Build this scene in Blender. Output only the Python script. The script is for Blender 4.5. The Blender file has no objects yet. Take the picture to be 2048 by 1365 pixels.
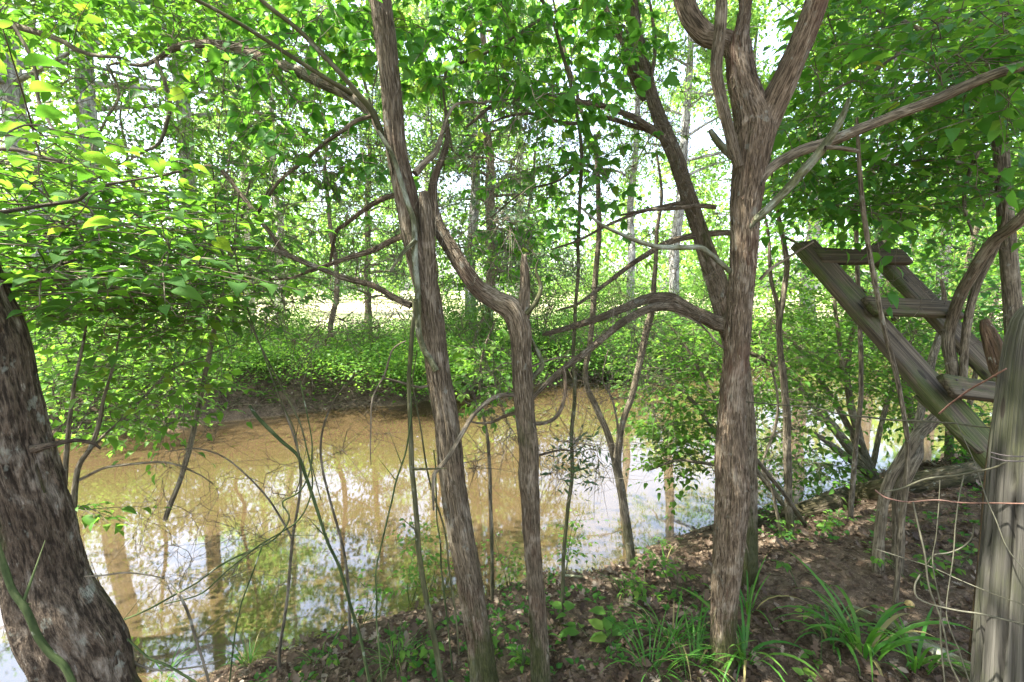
import bpy, math, random
import numpy as np
rng = np.random.default_rng(11)
random.seed(11)
C = bpy.context.scene.collection
sc = bpy.context.scene
rad = math.radians

# ------------------------------------------------------------------ camera
FPX, CX, CY = 968.0, 1024.0, 682.5
PITCH = rad(6.0)
CAMZ = 1.6
cp, sp = math.cos(PITCH), math.sin(PITCH)
cam = bpy.data.cameras.new('camera')
cam.sensor_width = 36.0
cam.lens = 36.0 * FPX / 2048.0
cam.clip_start, cam.clip_end = 0.05, 2000
co = bpy.data.objects.new('camera', cam)
co.location = (0, 0, CAMZ)
co.rotation_euler = (rad(90) - PITCH, 0, 0)
C.objects.link(co)
sc.camera = co


def ray(px, py):
    u = np.asarray(px, float) - CX
    v = CY - np.asarray(py, float)
    return np.stack([u, FPX * cp + v * sp, -FPX * sp + v * cp], -1)


def P(px, py, d):
    """the point of the place seen at a photo pixel, d metres ahead of the camera"""
    r = ray(px, py)
    t = np.asarray(d, float) / r[..., 1]
    return r * t[..., None] + np.array([0, 0, CAMZ])


# ------------------------------------------------------------------ noise
def _h(i, j, k, s):
    n = (i * 374761393 + j * 668265263 + k * 2147483647 + s * 974711) & 0x7fffffff
    n = ((n ^ (n >> 13)) * 1274126177) & 0x7fffffff
    n = ((n ^ (n >> 16)) * 1103515245) & 0x7fffffff
    return (n & 0xffff) / 32767.5 - 1.0


def vnoise(p, s=0):
    p = np.asarray(p, float)
    f = np.floor(p).astype(np.int64)
    w = p - f
    w = w * w * (3 - 2 * w)
    out = 0
    for a in (0, 1):
        for b in (0, 1):
            for c in (0, 1):
                ww = (w[..., 0] if a else 1 - w[..., 0]) * (w[..., 1] if b else 1 - w[..., 1]) * (w[..., 2] if c else 1 - w[..., 2])
                out = out + ww * _h(f[..., 0] + a, f[..., 1] + b, f[..., 2] + c, s)
    return out


def fbm(p, s=0, o=3):
    p = np.asarray(p, float)
    r, a, t = 0, 1, 0
    for k in range(o):
        r = r + a * vnoise(p * 2 ** k, s + k)
        t += a
        a *= .5
    return r / t


def sm(x):
    x = np.clip(x, 0, 1)
    return x * x * (3 - 2 * x)


def nz(v):
    return v / np.maximum(np.linalg.norm(v, axis=-1, keepdims=True), 1e-9)


# ------------------------------------------------------------------ mesh builder
class MB:
    def __init__(self):
        self.v, self.q, self.t, self.a, self.b, self.n = [], [], [], [], [], 0

    def add(self, v, q=None, t=None, tint=None, bark=None):
        v = np.asarray(v, float).reshape(-1, 3)
        if q is not None and len(q):
            self.q.append(np.asarray(q, np.int64).reshape(-1, 4) + self.n)
        if t is not None and len(t):
            self.t.append(np.asarray(t, np.int64).reshape(-1, 3) + self.n)
        self.v.append(v)
        self.a.append(np.full(len(v), .5) if tint is None else np.broadcast_to(np.asarray(tint, float), (len(v),)))
        self.b.append(v if bark is None else np.asarray(bark, float).reshape(-1, 3))
        self.n += len(v)

    def build(self, name, mat, parent=None, flat=False):
        v = np.concatenate(self.v)
        if parent is not None:
            v = v - np.array(parent.location)
        q = np.concatenate(self.q) if self.q else np.zeros((0, 4), np.int64)
        t = np.concatenate(self.t) if self.t else np.zeros((0, 3), np.int64)
        me = bpy.data.meshes.new(name)
        me.vertices.add(len(v))
        me.vertices.foreach_set('co', v.astype(np.float32).ravel())
        me.loops.add(q.size + t.size)
        me.loops.foreach_set('vertex_index', np.concatenate([q.ravel(), t.ravel()]).astype(np.int32))
        me.polygons.add(len(q) + len(t))
        ls = np.concatenate([np.arange(len(q)) * 4, q.size + np.arange(len(t)) * 3]).astype(np.int32)
        me.polygons.foreach_set('loop_start', ls)
        me.update(calc_edges=True)
        me.shade_smooth() if not flat else me.shade_flat()
        at = me.attributes.new('tint', 'FLOAT', 'POINT')
        at.data.foreach_set('value', np.concatenate(self.a).astype(np.float32))
        at = me.attributes.new('grain', 'FLOAT_VECTOR', 'POINT')
        at.data.foreach_set('vector', np.concatenate(self.b).astype(np.float32).ravel())
        me.materials.append(mat)
        o = bpy.data.objects.new(name, me)
        C.objects.link(o)
        if parent is not None:
            o.parent = parent
        return o


def tag(o, label=None, cat=None, group=None, kind=None):
    for k, x in (('label', label), ('category', cat), ('group', group), ('kind', kind)):
        if x:
            o[k] = x
    return o


def thing(name, label, cat, loc, group=None):
    o = bpy.data.objects.new(name, None)
    o.empty_display_size = .1
    o.location = [float(c) for c in loc]
    C.objects.link(o)
    return tag(o, label, cat, group)


# ------------------------------------------------------------------ tubes
def resample(pts, r, step):
    """smooth curve through control points"""
    pts = np.asarray(pts, float)
    r = np.asarray(r, float)
    n = len(pts)
    ext = np.vstack([2 * pts[0] - pts[1], pts, 2 * pts[-1] - pts[-2]])
    rx = np.concatenate([[r[0]], r, [r[-1]]])
    op, orr = [], []
    for i in range(n - 1):
        L = np.linalg.norm(pts[i + 1] - pts[i])
        k = max(1, int(math.ceil(L / step)))
        t = (np.arange(k) / k)[:, None]
        a, b, c, d = ext[i], ext[i + 1], ext[i + 2], ext[i + 3]
        op.append(.5 * (2 * b + (c - a) * t + (2 * a - 5 * b + 4 * c - d) * t ** 2 + (3 * b - a - 3 * c + d) * t ** 3))
        tt = t[:, 0]
        orr.append(r[i] * (1 - tt) + r[i + 1] * tt)
    op.append(pts[-1:])
    orr.append(r[-1:])
    return np.vstack(op), np.concatenate(orr)


def tube(mb, pts, r, sides=16, step=.03, rough=0., wob=0., seed=0, freq=(115, 9.), flute=0., cap=True, tint=.5, wobf=5., cracks=0):
    p, rr = resample(pts, r, step)
    n = len(p)
    if wob:
        s = np.linspace(0, 1, n)[:, None] * np.linalg.norm(np.diff(p, axis=0), axis=1).sum()
        q = np.hstack([s * wobf, s * 0 + seed * 1.7, s * 0])
        p = p + wob * np.stack([vnoise(q, 1 + seed), vnoise(q, 2 + seed), vnoise(q, 3 + seed)], -1) * np.minimum(1, s * 8)
    tg = nz(np.gradient(p, axis=0))
    ref = np.array([1., 0, 0]) if abs(tg[0][0]) < .7 else np.array([0, 0, 1.])
    N = np.zeros((n, 3))
    u = nz(ref - tg[0] * ref.dot(tg[0]))
    for i in range(n):
        u = u - tg[i] * u.dot(tg[i])
        u = u / np.linalg.norm(u)
        N[i] = u
    B = np.cross(tg, N)
    th = np.arange(sides) / sides * 2 * math.pi
    c, s_ = np.cos(th), np.sin(th)
    ln = np.concatenate([[0], np.cumsum(np.linalg.norm(np.diff(p, axis=0), axis=1))])
    rm = float(np.mean(rr))
    gr = np.stack([np.broadcast_to(c * rm, (n, sides)), np.broadcast_to(s_ * rm, (n, sides)), np.repeat(ln[:, None], sides, 1)], -1)
    R = np.repeat(rr[:, None], sides, 1)
    if rough:
        g = gr * np.array([freq[0], freq[0], freq[1]]) + seed * 3.1
        nn = fbm(g, seed, 3)
        big = vnoise(gr * np.array([9, 9, 2.2]) + seed, seed + 9)
        R = R * (1 + rough * (nn * 1.0 - .35 * np.abs(nn) + .7 * big))
    if flute:
        R = R * (1 + flute * np.cos(th * 3 + seed + ln[:, None] * .9) + flute * .6 * np.cos(th * 5 + 2 * seed - ln[:, None] * .6))
    for k in range(cracks):
        t0 = (k + .5 * (k % 3) / 3) / cracks * 6.283
        cen = t0 + .10 * vnoise(np.stack([ln * 4, ln * 0 + k, ln * 0], -1), seed + k)
        dd = np.abs((th[None] - cen[:, None] + math.pi) % (2 * math.pi) - math.pi)
        on_ = sm(vnoise(np.stack([ln * 2.2, ln * 0 + k * 3.3, ln * 0], -1), seed + 50 + k) * 2 + .6)
        R = R - rm * .3 * on_[:, None] * np.clip(1 - dd / .06, 0, 1)
    v = p[:, None] + R[..., None] * (c[None, :, None] * N[:, None] + s_[None, :, None] * B[:, None])
    i = np.arange(n - 1)[:, None] * sides
    j = np.arange(sides)[None]
    jn = (j + 1) % sides
    q = np.stack([i + j, i + jn, i + sides + jn, i + sides + j], -1).reshape(-1, 4)
    v = v.reshape(-1, 3)
    gr = gr.reshape(-1, 3)
    t = None
    if cap:
        e = p[-1] + tg[-1] * rr[-1] * .3
        v = np.vstack([v, e])
        gr = np.vstack([gr, [[0, 0, ln[-1]]]])
        b0 = (n - 1) * sides
        t = np.stack([b0 + j[0], b0 + jn[0], np.full(sides, len(v) - 1)], -1)
    mb.add(v, q, t, tint, gr + seed * .37)
    return p, rr


def strips(mb, p, r, n, L=.09, w=.006):
    """loose shreds of bark along a trunk"""
    k = rng.integers(3, len(p) - 8, n)
    a = rng.random(n) * 6.283
    tg = nz(np.gradient(p, axis=0))[k]
    u = nz(np.cross(tg, np.array([.13, 1., .08])))
    o = np.cos(a)[:, None] * u + np.sin(a)[:, None] * np.cross(tg, u)
    sd = np.cross(tg, o)
    K = 6
    t = np.linspace(0, 1, K)
    Ls = L * (.3 + rng.random(n) ** 2)
    dirn = np.where(rng.random(n) < .5, 1, -1)
    lift = (.002 + .016 * rng.random(n) ** 3)
    pts = p[k][:, None] + tg[:, None] * (Ls * dirn)[:, None, None] * t[None, :, None] + o[:, None] * (r[k][:, None] * 1.03 + .001 + lift[:, None] * t[None] ** 2)[..., None] + sd[:, None] * ((rng.random(n) - .5) * .012)[:, None, None] * t[None, :, None] ** 2
    ww = w * (.35 + .8 * rng.random(n))[:, None] * np.array([.8, 1, 1, .9, .6, .12])[None]
    l, q_ = pts + sd[:, None] * ww[..., None] * .5, pts - sd[:, None] * ww[..., None] * .5
    v = np.stack([l, q_], 2)
    b = (np.arange(n) * K * 2)[:, None]
    i = (np.arange(K - 1) * 2)[None]
    q = np.stack([b + i, b + i + 1, b + i + 3, b + i + 2], -1).reshape(-1, 4)
    g = np.zeros(v.shape)
    g[..., 0] = (rng.random(n) * 3)[:, None, None] + np.array([0, .008])
    g[..., 2] = t[None, :, None] * Ls[:, None, None] + (rng.random(n) * 9)[:, None, None]
    mb.add(v, q, None, .5, g)


def tubes(mb, paths, radii, sides=4, tint=.5):
    """many thin twigs at once: paths (M,K,3), radii (M,K)"""
    M, K, _ = paths.shape
    if M == 0:
        return
    tg = nz(np.gradient(paths, axis=1))
    md = nz(tg.mean(1))
    ref = np.where((np.abs(md[:, 2:3]) > .75), np.array([[1., .2, 0]]), np.array([[0, .15, 1.]]))[:, None]
    N = nz(np.cross(np.broadcast_to(ref, tg.shape), tg))
    B = np.cross(tg, N)
    th = np.arange(sides) / sides * 2 * math.pi
    v = paths[:, :, None] + radii[:, :, None, None] * (np.cos(th)[None, None, :, None] * N[:, :, None] + np.sin(th)[None, None, :, None] * B[:, :, None])
    base = (np.arange(M) * K * sides)[:, None, None]
    i = (np.arange(K - 1) * sides)[None, :, None]
    j = np.arange(sides)[None, None]
    jn = (j + 1) % sides
    q = np.stack([base + i + j, base + i + jn, base + i + sides + jn, base + i + sides + j], -1).reshape(-1, 4)
    ln = np.cumsum(np.concatenate([np.zeros((M, 1)), np.linalg.norm(np.diff(paths, axis=1), axis=2)], 1), 1)
    gr = np.zeros(v.shape)
    gr[..., 0] = np.cos(th) * .01
    gr[..., 1] = np.sin(th) * .01
    gr[..., 2] = ln[:, :, None] + rng.random((M, 1, 1)) * 5
    mb.add(v, q, None, tint, gr)


# ------------------------------------------------------------------ leaves
def _blade(xs, ws, fold=.10, droop=.16):
    """outline halves + midrib; x along the leaf, y across, z up"""
    V, Q, T = [], [], []
    n = len(xs)
    mid, L, R = [], [], []
    for k, (x, w) in enumerate(zip(xs, ws)):
        z = -droop * (x - .35) ** 2 * 1.6
        mid.append(len(V)); V.append((x, 0, z))
        if w > 0:
            L.append(len(V)); V.append((x, w, z + fold * w * 1.4))
            R.append(len(V)); V.append((x, -w, z + fold * w * 1.4))
        else:
            L.append(mid[-1]); R.append(mid[-1])
    for k in range(n - 1):
        for S, fl in ((L, 0), (R, 1)):
            f = [mid[k], mid[k + 1], S[k + 1], S[k]]
            u = []
            for x in f:
                if x not in u:
                    u.append(x)
            if fl:
                u = u[::-1]
            (Q if len(u) == 4 else T).append(u)
    return np.array(V, float), np.array(Q, int).reshape(-1, 4), np.array(T, int).reshape(-1, 3)


L_BROAD = _blade([0, .05, .14, .27, .42, .58, .74, .88, 1.0], [0, .08, .20, .285, .31, .265, .165, .065, 0], .14, .42)
L_MID = _blade([0, .28, .62, 1.0], [0, .27, .21, 0], .2, .3)
L_NARROW = _blade([0, .3, .65, 1.0], [0, .2, .17, 0], .25, .3)
L_TOOTH = _blade([0, .08, .2, .27, .38, .45, .58, .64, .78, .83, 1.0], [0, .16, .31, .26, .36, .28, .31, .22, .2, .12, 0], .14, .35)
L_OAK = _blade([0, .12, .22, .34, .44, .56, .66, .78, .88, 1.0], [.015, .05, .22, .08, .30, .09, .30, .10, .18, 0], .25, -.5)
L_FAR = (np.array([(0, 0, 0), (.45, .3, .07), (1, 0, -.08), (.45, -.3, .07)]), np.array([[0, 3, 2, 1]]), np.zeros((0, 3), int))
L_FEATHER = (np.array([(0, 0, 0), (.4, .12, .03), (1, 0, -.05), (.4, -.12, .03)]), np.array([[0, 3, 2, 1]]), np.zeros((0, 3), int))


def leaves(mb, tm, pos, d, nrm, size, wid=1., tint=None):
    V, Q, T = tm
    M, K = len(pos), len(V)
    if M == 0:
        return
    d = nz(d)
    s = nz(np.cross(nrm, d))
    n = np.cross(d, s)
    size = np.broadcast_to(size, (M,))
    wid = np.broadcast_to(wid, (M,))
    v = pos[:, None] + size[:, None, None] * (V[None, :, 0:1] * d[:, None] + (V[None, :, 1:2] * wid[:, None, None]) * s[:, None] + V[None, :, 2:3] * n[:, None])
    b = (np.arange(M) * K)[:, None, None]
    if tint is None:
        tint = rng.random(M)
    gr = np.broadcast_to(V[None], (M, K, 3)).copy()
    gr[..., 2] = np.asarray(tint)[:, None] * 7
    mb.add(v, (Q[None] + b).reshape(-1, 4), (T[None] + b).reshape(-1, 3), np.repeat(tint, K), gr)


def jit(n, s):
    return rng.normal(0, s, (n, 3))


def colonize(skel, targets, K=7, sag=.12, jitter=.05, maxd=3.0):
    """join every target to the nearest point of the growing skeleton: (paths, end directions)"""
    skel = np.asarray(skel, float)
    cap = len(skel) + len(targets) * K
    buf = np.zeros((cap, 3))
    buf[:len(skel)] = skel
    n = len(skel)
    d0 = np.array([np.min(((skel - t) ** 2).sum(1)) for t in targets])
    out, dirs = [], []
    ts = np.linspace(0, 1, K)[:, None]
    for i in np.argsort(d0):
        t = targets[i]
        dd = ((buf[:n] - t) ** 2).sum(1)
        k = int(np.argmin(dd))
        a = buf[k]
        D = math.sqrt(dd[k])
        if D < .03 or D > maxd:
            continue
        m = (a + t) / 2 + rng.normal(0, .12, 3) * D + np.array([0, 0, sag * D])
        p = a * (1 - ts) ** 2 + 2 * m * ts * (1 - ts) + t * ts ** 2
        p[1:-1] += rng.normal(0, jitter * .25, (K - 2, 3)) * min(D, .6)
        out.append(p)
        dirs.append(nz(p[-1] - p[-2]))
        buf[n:n + K - 1] = p[1:]
        n += K - 1
    if not out:
        return np.zeros((0, K, 3)), np.zeros((0, 3))
    return np.array(out), np.array(dirs)


def twig_radii(paths, r0=.0016, k=.006, rmax=.009):
    D = np.linalg.norm(paths[:, -1] - paths[:, 0], axis=1)
    a = np.minimum(rmax, r0 + k * D)[:, None]
    t = np.linspace(0, 1, paths.shape[1])[None]
    return a * (1 - t) + r0 * t


def spray(tw, lf, E, A, n, L, size, tm, flat=.35, up=.35, wid=1., droop=.25, ang=55, tri=False, r=.0013, tint=None, aj=.25):
    """leafy shoots: E ends, A axes; alternate leaves along each shoot"""
    M = len(E)
    if M == 0:
        return
    A = np.array(A)
    A[:, 2] *= flat
    A = nz(A + jit(M, 1.) * np.array([aj, aj, aj * .6]))
    Ls = L * (.6 + .8 * rng.random(M))
    K = 5
    t = np.linspace(0, 1, K)
    pts = E[:, None] + A[:, None] * (Ls[:, None] * t)[..., None]
    pts[:, :, 2] -= (droop * .5 * Ls[:, None] * t ** 2)
    rr = np.broadcast_to(np.linspace(r * 1.4, r * .6, K), (M, K))
    tubes(tw, pts, rr, 4)
    UP = np.array([0, 0, 1.])
    for i in range(n):
        f = .12 + .88 * i / max(1, n - 1)
        last = i == n - 1
        pos = E + A * (Ls * f)[:, None]
        pos[:, 2] -= droop * .5 * Ls * f * f
        S = nz(np.cross(A, UP + jit(M, .15)))
        sg = 1 if i % 2 else -1
        an = rad(ang) * (0.05 if last else 1) * (.8 + .4 * rng.random(M))
        d = A * np.cos(an)[:, None] + S * (sg * np.sin(an))[:, None]
        d[:, 2] -= droop * (.5 + rng.random(M))
        d = nz(d)
        nn = UP + jit(M, up)
        sz = size * (.55 + .6 * rng.random(M)) * (1 - .25 * abs(f - .5))
        tt = rng.random(M) if tint is None else np.clip(tint + rng.normal(0, .18, M), 0, 1)
        keep = rng.random(M) < .92
        pet = pos + d * (sz * .18)[:, None]
        if tri:
            for w in (-62, 0, 62):
                c_, s_ = math.cos(rad(w)), math.sin(rad(w))
                sd = nz(np.cross(nn, d))
                leaves(lf, tm, pet[keep], (d * c_ + sd * s_ - UP * .12)[keep], (nn + jit(M, .15))[keep], (sz * (1. if w == 0 else .8))[keep], wid, tt[keep])
        else:
            leaves(lf, tm, pet[keep], d[keep], nn[keep], sz[keep], wid, tt[keep])
        pp = np.stack([pos, (pos + pet) / 2, pet], 1)
        tubes(tw, pp[keep], np.full((int(keep.sum()), 3), r * .55), 3)


def inpoly(x, y, poly):
    c = np.zeros(len(x), bool)
    j = len(poly) - 1
    for i in range(len(poly)):
        xi, yi = poly[i]
        xj, yj = poly[j]
        c ^= ((yi > y) != (yj > y)) & (x < (xj - xi) * (y - yi) / (yj - yi + 1e-9) + xi)
        j = i
    return c


def region(poly, n, d0, d1, clump=0., pw=1.):
    poly = np.array(poly, float)
    lo, hi = poly.min(0), poly.max(0)
    xs, ys = np.zeros(0), np.zeros(0)
    while len(xs) < n:
        x = lo[0] + (hi[0] - lo[0]) * rng.random(n * 4)
        y = lo[1] + (hi[1] - lo[1]) * rng.random(n * 4)
        k = inpoly(x, y, poly)
        if clump:
            k &= vnoise(np.stack([x / 90, y / 70, x * 0 + 3.3], -1), 5) > clump * rng.random(n * 4) * 2 - 1
        xs, ys = np.concatenate([xs, x[k]]), np.concatenate([ys, y[k]])
    d = d0 + (d1 - d0) * rng.random(n) ** pw
    return P(xs[:n], ys[:n], d)


# ------------------------------------------------------------------ ground
ZW = -0.72
NX = np.array([-200, -30, -6, -3.3, -2.3, -1.49, -.6, .31, 1.4, 2.56, 4.55, 6.7, 12, 30, 200.])
NY = np.array([-60, -9, .5, 1.8, 2.4, 2.93, 3.35, 3.74, 4.2, 4.8, 5.9, 6.9, 9.4, 16, 70.])
FX = np.array([-200, -30, -10, -6.75, -4.77, -2.26, -1.37, .93, 3.2, 7.1, 12, 30, 200.])
FY = np.array([-30, -3, 5.9, 7.54, 8.6, 9.6, 10.5, 11.7, 13.4, 15.2, 17.5, 25, 95.])


def height(x, y):
    x, y = np.asarray(x, float), np.asarray(y, float)
    z0 = x * 0
    dn = (np.interp(x, NX, NY) - y) * .87 + .12 * vnoise(np.stack([x * 1.3, y * 1.3, z0], -1), 3) + .05 * vnoise(np.stack([x * 5, y * 5, z0], -1), 4)
    df = (y - np.interp(x, FX, FY)) * .87 + .25 * vnoise(np.stack([x * .9, y * .9, z0], -1), 6) + .10 * vnoise(np.stack([x * 3.3, y * 3.3, z0], -1), 7)
    w = np.minimum(-dn, -df)
    h = ZW - .03 - .27 * sm(w / 1.6)
    n1 = fbm(np.stack([x * 2.2, y * 2.2, z0], -1), 21, 3)
    n2 = vnoise(np.stack([x * 11, y * 11, z0], -1), 25)
    near = ZW + .05 * sm(dn / .12) + .67 * sm(dn / 1.75) ** .8 + np.maximum(0, dn - 1.7) * .02 + sm(dn / .5) * (.045 * n1 + .012 * n2)
    cut = .25 + .5 * sm((x + 1) / 5)
    far = ZW + .07 * sm(df / .15) + .16 * sm(df / .5) + .56 * sm((df - .1 * (1 + n1)) / (.35 + 1.6 * cut)) + np.maximum(0, df - 2) * .012 + sm(df / .4) * (.09 * n1 + .02 * n2)
    far = far + .10 * np.maximum(0, n1) * sm(df / .2) * (1 - sm((df - .8) / .5))
    h = np.where(dn > 0, near, h)
    h = np.where(df > 0, far, h)
    return h


def G(px, py):
    """where the photo pixel's ray meets the ground"""
    r = ray(px, py)
    r = r / r[1]
    t = np.linspace(.6, 40, 6000)
    p = r[None] * t[:, None] + np.array([0, 0, CAMZ])
    k = np.argmax(p[:, 2] < height(p[:, 0], p[:, 1]))
    return p[k]


def on(x, y, dz=0.):
    return np.array([x, y, float(height(np.array([x]), np.array([y]))[0]) + dz])


def axis_pts(lo, hi, step, far, g=1.16):
    a = list(np.arange(lo, hi + 1e-6, step))
    s, x = step, hi
    while x < far:
        s *= g
        x += s
        a.append(x)
    s, x = step, lo
    pre = []
    while x > -far:
        s *= g
        x -= s
        pre.append(x)
    return np.array(pre[::-1] + a)


# ------------------------------------------------------------------ materials
def mat(name):
    m = bpy.data.materials.new(name)
    m.use_nodes = True
    nt = m.node_tree
    nt.nodes.clear()
    out = nt.nodes.new('ShaderNodeOutputMaterial')
    return m, nt, out


def nd(nt, ty, ins=None, **kw):
    n = nt.nodes.new(ty)
    for k, v in kw.items():
        setattr(n, k, v)
    for k, v in (ins or {}).items():
        if isinstance(v, bpy.types.NodeSocket):
            nt.links.new(v, n.inputs[k])
        else:
            n.inputs[k].default_value = v
    return n


def ramp(nt, fac, stops, interp='LINEAR'):
    n = nt.nodes.new('ShaderNodeValToRGB')
    n.color_ramp.interpolation = interp
    e = n.color_ramp.elements
    while len(e) < len(stops):
        e.new(.5)
    for k, (p, c) in enumerate(stops):
        e[k].position = p
        e[k].color = (*c, 1) if len(c) == 3 else c
    nt.links.new(fac, n.inputs[0])
    return n.outputs[0]


def mixc(nt, f, a, b, mode='MIX'):
    n = nt.nodes.new('ShaderNodeMix')
    n.data_type = 'RGBA'
    n.blend_type = mode
    for s, v in ((0, f), (6, a), (7, b)):
        if isinstance(v, bpy.types.NodeSocket):
            nt.links.new(v, n.inputs[s])
        else:
            n.inputs[s].default_value = (*v, 1) if isinstance(v, tuple) and len(v) == 3 else v
    return n.outputs[2]


def mapr(nt, f, a, b, c=0., d=1.):
    n = nd(nt, 'ShaderNodeMapRange', {0: f, 1: a, 2: b, 3: c, 4: d})
    n.clamp = True
    return n.outputs[0]


def noise(nt, vec, scale, detail=3., rough=.55, dist=0.):
    return nd(nt, 'ShaderNodeTexNoise', {'Vector': vec, 'Scale': scale, 'Detail': detail, 'Roughness': rough, 'Distortion': dist}).outputs[0]


def scalev(nt, vec, s):
    return nd(nt, 'ShaderNodeVectorMath', {0: vec, 1: s}, operation='MULTIPLY').outputs[0]


def leaf_mat(name, stops, tstops, trans=.45, gloss=.35, veins=False):
    m, nt, out = mat(name)
    t = nd(nt, 'ShaderNodeAttribute', attribute_name='tint').outputs['Fac']
    col = ramp(nt, t, stops)
    tcol = ramp(nt, t, tstops)
    pr = nd(nt, 'ShaderNodeBsdfPrincipled', {'Roughness': gloss, 'Specular IOR Level': .16})
    if veins:
        g = nd(nt, 'ShaderNodeAttribute', attribute_name='grain').outputs['Vector']
        sx = nd(nt, 'ShaderNodeSeparateXYZ', {0: g})
        ay = nd(nt, 'ShaderNodeMath', {0: sx.outputs[1]}, operation='ABSOLUTE').outputs[0]
        a = nd(nt, 'ShaderNodeMath', {0: ay, 1: -.75, 2: sx.outputs[0]}, operation='MULTIPLY_ADD').outputs[0]
        w = nd(nt, 'ShaderNodeMath', {0: nd(nt, 'ShaderNodeMath', {0: a, 1: 52.}, operation='MULTIPLY').outputs[0]}, operation='SINE').outputs[0]
        side = mapr(nt, w, .86, 1.)
        rib = mapr(nt, ay, .014, .0)
        v = nd(nt, 'ShaderNodeMath', {0: side, 1: rib}, operation='MAXIMUM').outputs[0]
        v2 = nd(nt, 'ShaderNodeMath', {0: v, 1: .38}, operation='MULTIPLY').outputs[0]
        bl = noise(nt, g, 9., 2.)
        col = mixc(nt, mapr(nt, bl, .35, .75, 0., .35), col, (.10, .16, .03))
        col = mixc(nt, v2, col, (.16, .26, .08))
        tcol = mixc(nt, v2, tcol, (.10, .20, .02))
        bp = nd(nt, 'ShaderNodeBump', {'Height': v, 'Strength': .25, 'Distance': .004}, invert=True).outputs[0]
        nt.links.new(bp, pr.inputs['Normal'])
    nt.links.new(col, pr.inputs['Base Color'])
    tr = nd(nt, 'ShaderNodeBsdfTranslucent', {'Color': tcol})
    mx = nd(nt, 'ShaderNodeMixShader', {0: trans, 1: pr.outputs[0], 2: tr.outputs[0]})
    nt.links.new(mx.outputs[0], out.inputs[0])
    return m


GREEN = [(0, (.028, .10, .018)), (.45, (.04, .13, .024)), (.985, (.06, .165, .03)), (1, (.13, .19, .025))]
TGREEN = [(0, (.09, .25, .02)), (.5, (.14, .325, .025)), (.985, (.21, .39, .03)), (1, (.36, .40, .03))]
M_leaf_broad = leaf_mat('broad_leaf', GREEN, TGREEN, .55, .75, True)
M_leaf = leaf_mat('leaf', GREEN, TGREEN, .5, .5)
M_leaf_yel = leaf_mat('young_leaf', [(0, (.055, .138, .022)), (.7, (.08, .178, .028)), (1, (.125, .205, .033))], [(0, (.15, .35, .032)), (.7, (.22, .43, .04)), (.96, (.27, .46, .05)), (1, (.36, .44, .055))], .5, .5)
M_leaf_bright = leaf_mat('bright_leaf', [(0, (.038, .13, .022)), (1, (.065, .175, .03))], [(0, (.12, .34, .03)), (.85, (.185, .42, .036)), (1, (.30, .42, .04))], .55, .5)
M_leaf_far = leaf_mat('far_leaf', [(0, (.056, .145, .032)), (.6, (.085, .185, .038)), (1, (.13, .22, .048))], [(0, (.19, .39, .06)), (.6, (.27, .47, .075)), (1, (.38, .53, .10))], .52, .5)
M_cedar_leaf = leaf_mat('cedar_leaf', [(0, (.03, .06, .025)), (.6, (.05, .085, .035)), (1, (.08, .11, .04))], [(0, (.05, .11, .03)), (1, (.1, .17, .05))], .25, .6)
M_cedar_soft = leaf_mat('soft_cedar_leaf', [(0, (.05, .085, .045)), (1, (.09, .13, .06))], [(0, (.1, .19, .07)), (1, (.16, .27, .1))], .4, .7)
M_grass = leaf_mat('grass_blade', [(0, (.03, .11, .018)), (.7, (.055, .15, .022)), (.9, (.09, .17, .03)), (1, (.28, .22, .10))], [(0, (.08, .26, .015)), (.8, (.15, .34, .02)), (1, (.3, .26, .1))], .35, .35)
M_litter = leaf_mat('dead_leaf', [(0, (.032, .021, .013)), (.35, (.062, .042, .026)), (.7, (.10, .07, .045)), (.92, (.15, .115, .08)), (1, (.22, .185, .14))], [(0, (.08, .04, .02)), (1, (.2, .13, .08))], .15, .6)


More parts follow.
